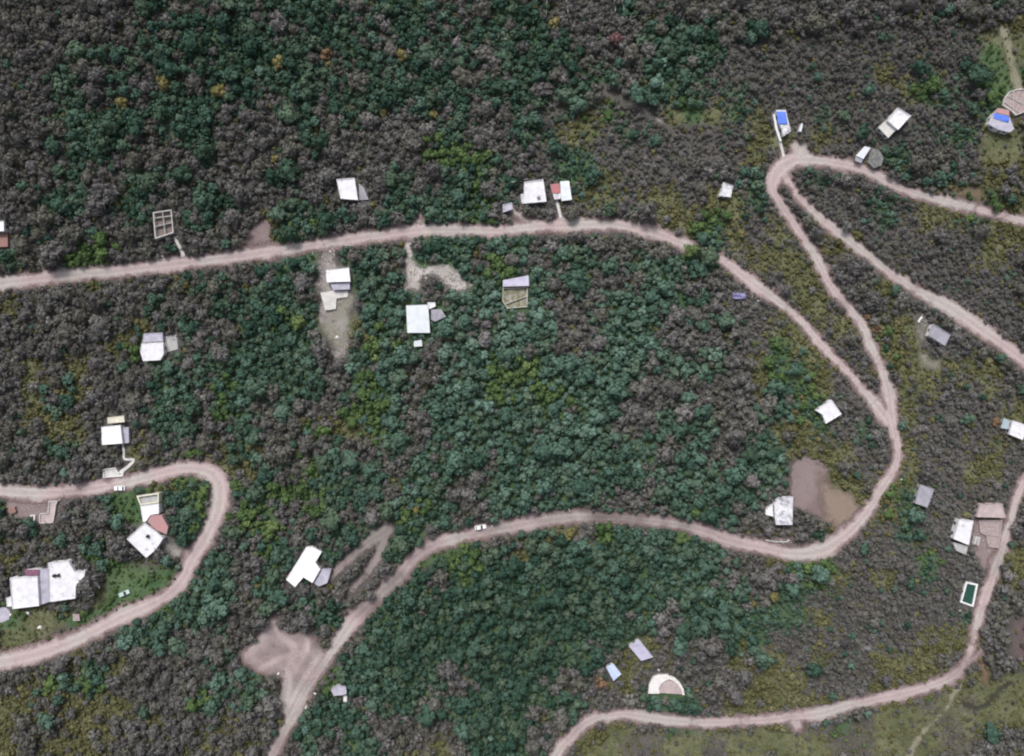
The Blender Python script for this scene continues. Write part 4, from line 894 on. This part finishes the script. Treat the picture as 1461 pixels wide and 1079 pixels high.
#PART3
# ------------------------------------------------------------------ trees
def crown_proto(seed, nq, qs, kind):
    g = np.random.default_rng(seed); nl = int(g.integers(5, 9)); C = [(0, 0, 1.25, 0.62)]
    a0 = g.random()*6.28
    for i in range(nl):
        a = a0+i*6.283/nl+g.normal()*0.25; d = 0.34+0.46*g.random(); r_ = 0.22+0.27*g.random()
        C.append((d*math.cos(a), d*math.sin(a), 0.72+0.62*g.random(), r_))
    C = np.array(C); C[:, :2] *= np.array((0.82+0.36*g.random(), 0.82+0.36*g.random())); C[0, :2] += g.normal(size=2)*0.1
    if kind == 'shrub': C[:, 2] -= 0.75
    w = C[:, 3]**2; k = g.choice(len(C), nq, p=w/w.sum())
    d = g.normal(size=(nq, 3)); d[:, 2] = np.abs(d[:, 2])*1.0-0.35; d /= np.linalg.norm(d, axis=1)[:, None]
    p = C[k, :3]+d*(C[k, 3]*(0.82+0.26*g.random(nq)))[:, None]*np.array((1, 1, 0.85))
    n = d+g.normal(size=(nq, 3))*(0.34 if kind != 'dry' else 0.36); n /= np.linalg.norm(n, axis=1)[:, None]
    t = np.cross(n, g.normal(size=(nq, 3))); t /= np.linalg.norm(t, axis=1)[:, None]; b = np.cross(n, t)
    s = qs*(0.55+0.9*g.random(nq)); el = (1.0 if kind != 'dry' else 1.5); s2 = s*(0.8 if kind != 'dry' else 0.5)
    V = np.empty((nq, 4, 3))
    for i, (u, v) in enumerate(((-1, -0.75), (0.8, -1), (1, 0.8), (-0.7, 1))):
        V[:, i] = p+t*(s*el*u*(0.85+0.3*g.random(nq)))[:, None]*0.5+b*(s2*v*(0.85+0.3*g.random(nq)))[:, None]*0.5
    V = V.reshape(-1, 3); quads = np.arange(nq*4).reshape(-1, 4)
    # inner leaf mass of every bough, so a crown is not see-through
    ico_v, ico_f = ICO; tv = []; tf = []
    for c in C:
        b0 = len(V)+sum(len(x) for x in tv)
        vv = ico_v*(0.78 if kind != 'dry' else 0.66)*c[3]*(0.8+0.4*g.random((len(ico_v), 1)))*np.array((1, 1, 0.85))+c[:3]
        tv.append(vv); tf.append(ico_f+b0)
    V = np.concatenate([V]+tv); return V, quads, np.concatenate(tf)
_bm = bmesh.new(); bmesh.ops.create_icosphere(_bm, subdivisions=1, radius=1.0); _bm.verts.ensure_lookup_table()
ICO = (np.array([v.co[:] for v in _bm.verts]), np.array([[v.index for v in f.verts] for f in _bm.faces])); _bm.free()
def trunk_proto(seed, limbs, kind):
    r_ = random.Random(seed); mb = MB(); h = 1.0 if kind != 'shrub' else 0.45
    lean = (r_.uniform(-.08, .08), r_.uniform(-.08, .08))
    mb.tube((0, 0, -0.15), (lean[0]*0.5, lean[1]*0.5, h*0.5), 0.085, 0.06, 6); mb.tube((lean[0]*0.5, lean[1]*0.5, h*0.5), (lean[0], lean[1], h), 0.06, 0.04, 6)
    for i in range(limbs):
        a = i*6.283/limbs+r_.uniform(-.4, .4); l = r_.uniform(.4, .62); z0 = h*r_.uniform(.55, .9)
        mb.tube((lean[0]*z0/h, lean[1]*z0/h, z0), (l*math.cos(a), l*math.sin(a), h*r_.uniform(0.95, 1.25)), 0.04, 0.014, 5)
    return mb
PROTO = {}
KN = {'T': ('broad', 'F_T', 'bark'), 'G': ('broad', 'F_G', 'bark'), 'B': ('dry', 'F_B', 'bark_pale'), 'O': ('shrub', 'F_O', 'bark'), 'Y': ('broad', 'F_Y', 'bark'), 'P': ('dry', 'F_P', 'bark_pale'), 'R': ('shrub', 'F_R', 'bark')}
for kind in ('broad', 'dry', 'shrub'):
    PROTO[kind] = [crown_proto(100+i+{'broad': 0, 'dry': 20, 'shrub': 40}[kind], 300 if kind != 'shrub' else 220, 0.21 if kind != 'dry' else 0.19, kind) for i in range(6)]
    PROTO[kind+'_s'] = [crown_proto(200+i+{'broad': 0, 'dry': 20, 'shrub': 40}[kind], 150 if kind != 'shrub' else 100, 0.29 if kind != 'dry' else 0.26, kind) for i in range(8)]

lu = lambda F, px, py: F[min(len(GY)-1, max(0, int(round((py-Y0)/ST)))), min(len(GX)-1, max(0, int(round((px-X0)/ST))))]
NOTREE = [  # grass: few trees, tufts and small shrubs instead
 Q(840,1079,880,1042,1000,1046,1100,1044,1200,1034,1300,1006,1360,984,1461,960,1461,1030,1392,1040,1385,1079),
 Q(0,884,60,872,110,892,136,855,150,812,186,796,236,806,256,820,238,842,205,862,130,888,50,925,0,934),
 Q(1392,48,1461,44,1461,150,1420,130,1396,90), Q(1400,188,1461,190,1461,226,1400,226),
 Q(955,152,1030,152,1030,178,955,176), Q(160,700,196,702,205,745,190,750,166,740), Q(590,790,640,778,660,790,600,812), Q(0,705,20,712,12,730,0,730)]
grassF = np.full(PX.shape, -60.0)
for q in NOTREE: grassF = poly_field(q, grassF, np.ones(PX.shape))[0]
# low grey scrub on the open slopes of the right side
SCRUB = [Q(1130,240,1461,330,1461,500,1130,262), Q(1000,60,1400,30,1400,220,1000,230), Q(1290,430,1461,560,1461,690,1400,830,1380,930,1120,1010,1060,880,1180,800,1290,690), Q(1020,260,1100,270,1255,560,1255,700,1180,640,1020,400), Q(760,150,1000,150,1000,300,760,300)]
scrubF = np.full(PX.shape, -60.0)
for q in SCRUB: scrubF = poly_field(q, scrubF, np.ones(PX.shape))[0]

HASH = {}; CELL = 16.0
def near_ok(px, py, r, k):
    i, j = int(px//CELL), int(py//CELL); n = 3
    for a in range(i-n, i+n+1):
        for b in range(j-n, j+n+1):
            for (x, y, q) in HASH.get((a, b), ()):
                if (x-px)**2+(y-py)**2 < (k*(r+q))**2: return False
    return True
def put(px, py, r): HASH.setdefault((int(px//CELL), int(py//CELL)), []).append((px, py, r))
def free(px, py, rp, over=0.75):
    if lu(roadF, px, py) > -rp*over: return False
    if lu(houseF, px, py) > -rp*0.95: return False
    if lu(pathF, px, py) > -rp*0.8: return False
    if lu(clearF, px, py) > -rp*0.6: return rp < 4.5 and lu(softF, px, py) > 0 and rr.random() < 0.2
    return True
TREES = []    # kind, px, py, r (m), individual?, special label
SPECIAL = [('Y',233,120,3.0,'yellow flowering tree in the upper left forest, widest of the yellow ones'),('Y',172,145,2.6,'yellow flowering tree at the far left of the upper forest'),('Y',311,129,2.8,'ragged yellow flowering tree left of centre in the upper forest'),
 ('Y',395,88,2.5,'dull yellow flowering tree in the upper forest beside dark green trees'),('R',466,76,2.9,'orange and yellow flowering tree among dark green trees in the upper forest'),('Y',573,77,2.6,'yellow green flowering tree high in the upper forest right of the orange one'),
 ('Y',391,226,1.6,'small bright yellow tree in the dry wood above the top road'),('Y',617,163,2.0,'dull yellow tree at the lower edge of the upper green forest'),('Y',792,32,2.4,'dull yellow tree near the top edge of the view'),('P',879,55,2.9,'dusty pink flowering tree in the upper forest'),
 ('Y',1105,852,2.0,'bright yellow tree at the right end of the lower green forest'),('R',1422,602,2.0,'rusty orange shrub left of the far right white house'),('R',857,976,2.6,'rusty orange shrub below left of the light blue hut'),('R',1238,452,1.6,'orange shrub beside the middle hairpin road, upper of two'),('R',1250,468,1.9,'orange shrub beside the middle hairpin road, lower of two'),
 ('Y',1058,333,1.6,'small bright yellow shrub right of the tree covered road'),('Y',813,762,2.0,'yellow tree beneath the lower road beside bright green bush'),('Y',593,729,1.7,'bright yellow green tree above the lower road in dense forest'),
 ('T',1012,366,4.0,'large dark green tree hiding a stretch of the top road'),('G',990,358,3.2,'bright green tree overhanging the top road beside the large dark one'),('T',1002,340,2.8,'dark green tree above the stretch of road hidden by leaves'),('T',1000,385,2.8,'dark green tree below the stretch of road hidden by leaves'),
 ('B',126,838,4.6,'large round dark grey tree touching the largest white house'),('T',800,640,4.4,'largest pale topped green tree in the middle of the central forest'),('G',143,343,3.2,'bright green tree above the top road far left'),('G',112,372,2.0,'small bright green bush touching the top road far left'),
 ('G',425,460,2.8,'bright yellow green tree left of the long bare yard'),('G',1335,118,3.0,'bright green tree in the grassy corner at upper right'),('T',1300,835,2.0,'dark green bush left of the cistern lane'),('T',268,735,3.6,'large dark green tree inside the left hairpin beside rambling house'),('T',262,768,3.2,'dark green tree inside the left hairpin above the driveway'),
 ('B',526,851,2.3,'grey dry tree leaning over the edge of the lower road above the bare clearing')]
for k, px, py, r, lab in SPECIAL:
    if r > 0: put(px, py, r/S); TREES.append((k, px, py, r, True, lab))
rr = np.random.default_rng(11)
def jit(px, py):
    k = cell(px+rr.normal()*10, py+rr.normal()*10); u = rr.random()
    if k == 'B':
        if 190 < px < 780 and py < 165 and u < 0.50: return 'T'
        if 70 < px < 200 and 60 < py < 245 and u < 0.25: return 'T'
        if u > 0.95: return 'T'
        if u > 0.90: return 'O'
    elif k == 'T' and u > (0.965 if not (480 < px < 1110 and py > 770) else 0.99): return 'B'
    elif k == 'G' and u > 0.70: return 'T'
    elif k == 'O' and u > 0.88: return 'B'
    return k
cnt = {'T': 0, 'B': 0, 'O': 0, 'G': 0}; LIM = {'T': 262, 'B': 288, 'O': 140, 'G': 70}
for _ in range(60000):
    px, py = rr.uniform(-6, 1467), rr.uniform(-6, 1085); k = jit(px, py)
    if cnt[k] >= LIM[k]: continue
    if lu(grassF, px, py) > -4: continue
    sc = lu(scrubF, px, py) > 0
    if k == 'B' and sc and rr.random() > 0.15: continue
    r = {'T': rr.uniform(2.5, 3.6)+1.6*rr.random()**4, 'B': rr.uniform(2.4, 3.5)+1.6*rr.random()**4, 'G': rr.uniform(1.9, 2.8), 'O': rr.uniform(1.6, 2.3)}[k]*(0.75 if sc else 1.0)
    if not free(px, py, r/S) or not near_ok(px, py, r/S, 0.72): continue
    put(px, py, r/S); cnt[k] += 1; TREES.append((k, px, py, r, True, ''))
NIND = len(TREES)
for pas in range(4):
    for _ in range(46000):
        px, py = rr.uniform(-50, 1511), rr.uniform(-50, 1129); k = jit(px, py)
        gr = lu(grassF, px, py) > -2; sc = lu(scrubF, px, py) > 0
        lo, hi = {'T': (1.5, 2.6), 'B': (1.4, 2.5), 'G': (1.2, 2.0), 'O': (0.8, 1.6)}[k]
        if sc: lo, hi = 0.55, 1.45
        if gr:
            if rr.random() > (0.13 if k in 'BO' else 0.26): continue
            lo, hi = 0.35, 1.0; k = ('O' if rr.random() < 0.7 else 'B') if k in 'BO' else 'G'
        f = (1.0, 0.75, 0.55, 0.45)[pas]; r = (lo*0.8+(hi*1.1-lo*0.8)*rr.random()**1.2)*f+(0.0 if pas < 2 else 0.25)
        if not free(px, py, r/S) or not near_ok(px, py, r/S, 0.60 if not sc else 0.68): continue
        put(px, py, r/S); TREES.append((k, px, py, r, False, ''))
print('trees', len(TREES), 'individuals', NIND, cnt)

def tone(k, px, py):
    """how pale a tree of its kind is: darker type in the lower wood, painted vignetting at the top and upper left"""
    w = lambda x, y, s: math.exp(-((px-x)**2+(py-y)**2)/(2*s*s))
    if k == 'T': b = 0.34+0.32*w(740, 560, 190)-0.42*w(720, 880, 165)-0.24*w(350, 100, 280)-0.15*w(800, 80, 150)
    elif k == 'B': b = 0.42+0.12*w(820, 420, 250)+0.10*w(1250, 700, 260)-0.30*w(60, 30, 230)-0.15*w(1250, 40, 160)-0.1*w(250, 1000, 120)  # corner falloff painted into the tree colours, strongest at upper left
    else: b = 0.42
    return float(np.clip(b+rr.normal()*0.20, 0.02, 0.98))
# shared meshes for the individual trees
CM = {}; TM = {}
for k, (kind, fm, bk) in KN.items():
    CM[k] = []
    for i, (V, q, t) in enumerate(PROTO[kind]):
        CM[k].append(np_mesh('crown', V, q, t, [M[fm]], {'tint': np.zeros(len(V)), 'hue': np.zeros(len(V))}))
    key = (kind, bk)
    if key not in TM:
        TM[key] = []
        for i in range(3):
            mb = trunk_proto(i, 6 if kind == 'dry' else 4, kind); o = mb.build('trunk', M[bk]); TM[key].append(o.data); bpy.data.objects.remove(o)
NAME = {'T': 'broadleaf_tree', 'G': 'green_tree', 'B': 'dry_tree', 'O': 'olive_shrub', 'Y': 'flowering_tree', 'P': 'flowering_tree', 'R': 'flowering_shrub'}
CATE = {'T': 'tree', 'G': 'tree', 'B': 'tree', 'O': 'shrub', 'Y': 'tree', 'P': 'tree', 'R': 'shrub'}
ADJ = {'T': 'dark green tree', 'G': 'bright green tree', 'B': 'grey dry tree', 'O': 'olive shrub'}
ZONES = [('inside the left hairpin road', Q(-60,700,300,680,312,705,300,750,250,830,100,905,-60,935)), ('below the left hairpin road', Q(-60,935,120,905,270,830,340,740,420,860,390,1140,-60,1140)),
 ('above the top road', Q(-60,-60,1100,-60,1100,250,1035,372,880,312,600,318,-60,400)), ('right of the hairpin bends', Q(1100,-60,1540,-60,1540,740,1461,690,1290,690,1285,600,1110,250)),
 ('between the hairpin branches', Q(1035,372,1100,260,1290,600,1250,580)), ('in the lower forest under the lower road', Q(390,1140,560,850,830,740,1110,790,1270,700,1440,740,1380,940,850,1020,780,1140)), ('below the bottom road', Q(780,1140,860,1010,1380,950,1460,690,1540,690,1540,1140)),
 ('in the central forest between top and lower roads', Q(-60,400,600,330,880,320,1035,372,1290,600,1270,700,1110,790,830,740,560,850,420,860,340,740,300,670,-60,700))]
def inside(px, py, P):
    c = False
    for i in range(len(P)):
        (x1, y1), (x2, y2) = P[i-1], P[i]
        if (y1 > py) != (y2 > py) and px < x1+(py-y1)*(x2-x1)/(y2-y1): c = not c
    return c
DIRS = ['right of', 'upper right of', 'directly above', 'upper left of', 'left of', 'lower left of', 'directly below', 'lower right of']
best = {}
for i, (k, px, py, r, ind, lab) in enumerate(TREES[:NIND]):
    if lab or k not in ADJ: continue
    for li, (lx, ly, ph) in enumerate(LAND):
        d = math.hypot(px-lx, py-ly)
        if d < 75:
            a = int(round(math.degrees(math.atan2(ly-py, px-lx))/45)) % 8; kk = (k, li, a)
            if kk not in best or d < best[kk][0]: best[kk] = (d, i)
own = {}
for (k, li, a), (d, i) in sorted(best.items(), key=lambda t: t[1][0]):
    if i not in own: own[i] = f'{ADJ[k]}, closest large one {DIRS[a]} {LAND[li][2]}'
GRP = {'T': 'dark green trees', 'G': 'bright green trees', 'B': 'grey brown dry trees', 'O': 'olive shrubs'}
for i, (k, px, py, r, ind, lab) in enumerate(TREES[:NIND]):
    kind, fm, bk = KN[k]; hs = float(rr.uniform(0.85, 1.15))
    x, y, zc = W(px, py, (1.15 if kind != 'shrub' else 0.45)*r*hs)
    root = empty(NAME[k], (float(x), float(y), float(ground(x, y))), float(rr.uniform(0, 6.28))); root.scale = (r, r, r*hs)
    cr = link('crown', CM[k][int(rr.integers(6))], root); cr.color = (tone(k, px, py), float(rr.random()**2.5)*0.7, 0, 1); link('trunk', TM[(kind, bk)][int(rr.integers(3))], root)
    if lab: prop(root, lab, CATE[k], GRP.get(k, 'flowering trees'))
    elif i in own: prop(root, own[i], CATE[k], GRP[k])
    else:
        zn = next((z for z, P in ZONES if inside(px, py, P)), 'at the outer edge of the view')
        prop(root, f'large {ADJ[k]} standing {zn}', CATE[k], f'{GRP[k]} {zn}')

# the rest of the wood, one object a kind
def mass(name, sel, fm, bk, label, cat):
    hue = []; Vs = []; Qs = []; Ts = []; tint = []; tm = []; nv = 0
    for (k, px, py, r, ind, lab) in sel:
        kind = KN[k][0]; V, q, t = PROTO[kind+'_s'][int(rr.integers(8))]; hs = rr.uniform(0.85, 1.2)
        x, y, zc = W(px, py, (1.15 if kind != 'shrub' else 0.45)*r*hs); g = float(ground(x, y))
        a = rr.uniform(0, 6.283); ca, sa = math.cos(a), math.sin(a)
        v = np.stack([(V[:, 0]*ca-V[:, 1]*sa)*r+x, (V[:, 0]*sa+V[:, 1]*ca)*r+y, V[:, 2]*r*hs+g], 1)
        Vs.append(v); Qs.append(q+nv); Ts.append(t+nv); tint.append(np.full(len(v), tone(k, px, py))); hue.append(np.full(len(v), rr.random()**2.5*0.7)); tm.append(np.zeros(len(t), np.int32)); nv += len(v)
        # trunk
        n = 5; an = np.arange(n)*6.283/n; h = (1.0 if kind != 'shrub' else 0.4)*r*hs
        tv = np.concatenate([np.stack([x+0.09*r*np.cos(an), y+0.09*r*np.sin(an), np.full(n, g-0.3)], 1), np.stack([x+0.05*r*np.cos(an), y+0.05*r*np.sin(an), np.full(n, g+h)], 1)])
        Vs.append(tv); Qs.append(np.array([(nv+i, nv+(i+1) % n, nv+n+(i+1) % n, nv+n+i) for i in range(n)])); tint.append(np.zeros(10)); hue.append(np.zeros(10)); nv += 10
    qmi = np.concatenate([np.full(len(q), 1 if len(q) == 5 else 0, np.int32) for q in Qs])
    me = np_mesh(name, np.concatenate(Vs), np.concatenate(Qs), np.concatenate(Ts), [M[fm], M[bk]], {'tint': np.concatenate(tint), 'hue': np.concatenate(hue)}, qmi=qmi)
    o = prop(link(name, me), label, cat, None, 'stuff'); o.color = (0, 0, 0, 1)
rest = TREES[NIND:]
mass('green_forest', [t for t in rest if t[0] == 'T'], 'F_T', 'bark', 'smaller dark green trees filling the forest between the large ones', 'forest')
mass('dry_forest', [t for t in rest if t[0] == 'B'], 'F_B', 'bark_pale', 'smaller grey brown dry trees and scrub covering the slopes', 'forest')
mass('olive_shrubbery', [t for t in rest if t[0] == 'O'], 'F_O', 'bark', 'low olive shrubs scattered over the slopes and road edges', 'shrubs')
mass('green_shrubbery', [t for t in rest if t[0] == 'G'], 'F_G', 'bark', 'low bright green bushes scattered in the gardens and forest', 'shrubs')

# grass tufts and ground litter
def tufts(name, n, test, mat, label, size):
    V = []; T = []
    px = rr.uniform(-40, 1501, n); py = rr.uniform(-40, 1119, n); keep = [i for i in range(n) if test(px[i], py[i]) and lu(roadF, px[i], py[i]) < -3 and lu(houseF, px[i], py[i]) < -1 and lu(pathF, px[i], py[i]) < -1 and (lu(clearF, px[i], py[i]) < -1 or rr.random() < 0.12)]
    x, y, z = W(px[keep], py[keep])
    for a, b, c in zip(x, y, z):
        for _ in range(4):
            t = rr.uniform(0, 6.283); s = size*rr.uniform(0.6, 1.3); o = rr.normal(size=2)*0.25; k = len(V)
            V += [(a+o[0]-math.sin(t)*s*0.35, b+o[1]+math.cos(t)*s*0.35, c-0.03), (a+o[0]+math.sin(t)*s*0.35, b+o[1]-math.cos(t)*s*0.35, c-0.03), (a+o[0]+math.cos(t)*s*0.8, b+o[1]+math.sin(t)*s*0.8, c+s*0.7)]
            T.append((k, k+1, k+2))
    me = np_mesh(name, V, [], T, [M[mat]], {'tint': np.repeat(rr.random(len(V)//3), 3)}); o = prop(link(name, me), label, 'grass', None, 'stuff'); o.color = (0, 0, 0, 1)
tufts('grass', 110000, lambda a, b: (cell(a, b) == 'O' and rr.random() < 0.7) or (lu(grassF, a, b) > 0 and cell(a, b) in 'BO'), 'F_O', 'olive grass and weeds on the open ground', 0.5)
tufts('green_grass', 40000, lambda a, b: cell(a, b) == 'G' or (lu(grassF, a, b) > 0 and cell(a, b) in 'TG'), 'F_G', 'bright green grass in the gardens', 0.45)
tufts('dry_grass', 80000, lambda a, b: cell(a, b) == 'B' and lu(scrubF, a, b) > 0, 'F_B', 'dry grey brown weeds on the open slopes', 0.5)

# ------------------------------------------------------------------ light, sky, camera
ELEV, AZ = R(56), R(-20)      # sun stands up-left of the picture
wd = bpy.data.worlds.new('World'); scn.world = wd; wd.use_nodes = True
nt = wd.node_tree; nt.nodes.clear()
sky = nt.nodes.new('ShaderNodeTexSky'); sky.sky_type = 'NISHITA'; sky.sun_disc = False
sky.sun_elevation = ELEV; sky.sun_rotation = AZ; sky.dust_density = 4.0; sky.air_density = 0.6; sky.ozone_density = 0.6
bg = nt.nodes.new('ShaderNodeBackground'); bg.inputs[1].default_value = 0.15; wo = nt.nodes.new('ShaderNodeOutputWorld')
hs = nt.nodes.new('ShaderNodeHueSaturation'); hs.inputs['Saturation'].default_value = 0.45; nt.links.new(sky.outputs[0], hs.inputs['Color']); nt.links.new(hs.outputs[0], bg.inputs[0]); nt.links.new(bg.outputs[0], wo.inputs[0])
sl = bpy.data.lights.new('sun', 'SUN'); sl.energy = 1.7; sl.angle = R(12); sl.color = (1.0, 0.965, 0.94)
so = bpy.data.objects.new('sun', sl); col.objects.link(so)
import mathutils
sd = mathutils.Vector((math.sin(AZ)*math.cos(ELEV), math.cos(AZ)*math.cos(ELEV), math.sin(ELEV)))
so.rotation_euler = sd.to_track_quat('Z', 'Y').to_euler(); so.location = (0, 0, 150)
cd = bpy.data.cameras.new('camera'); cam = bpy.data.objects.new('camera', cd); col.objects.link(cam); scn.camera = cam
cam.location = (0, 0, HC); cam.rotation_euler = (0, 0, 0)
cd.sensor_width = 36; cd.sensor_fit = 'HORIZONTAL'; cd.lens = 36*HC/(1461*S); cd.clip_start = 1; cd.clip_end = 20000
scn.view_settings.view_transform = 'Standard'; scn.view_settings.look = 'None'; scn.view_settings.gamma = 1; scn.view_settings.exposure = 0.42
scn.render.engine = 'CYCLES'; scn.cycles.filter_width = 2.1
scn.cycles.max_bounces = 5; scn.cycles.diffuse_bounces = 3; scn.cycles.glossy_bounces = 2; scn.cycles.transmission_bounces = 2; scn.cycles.transparent_max_bounces = 8
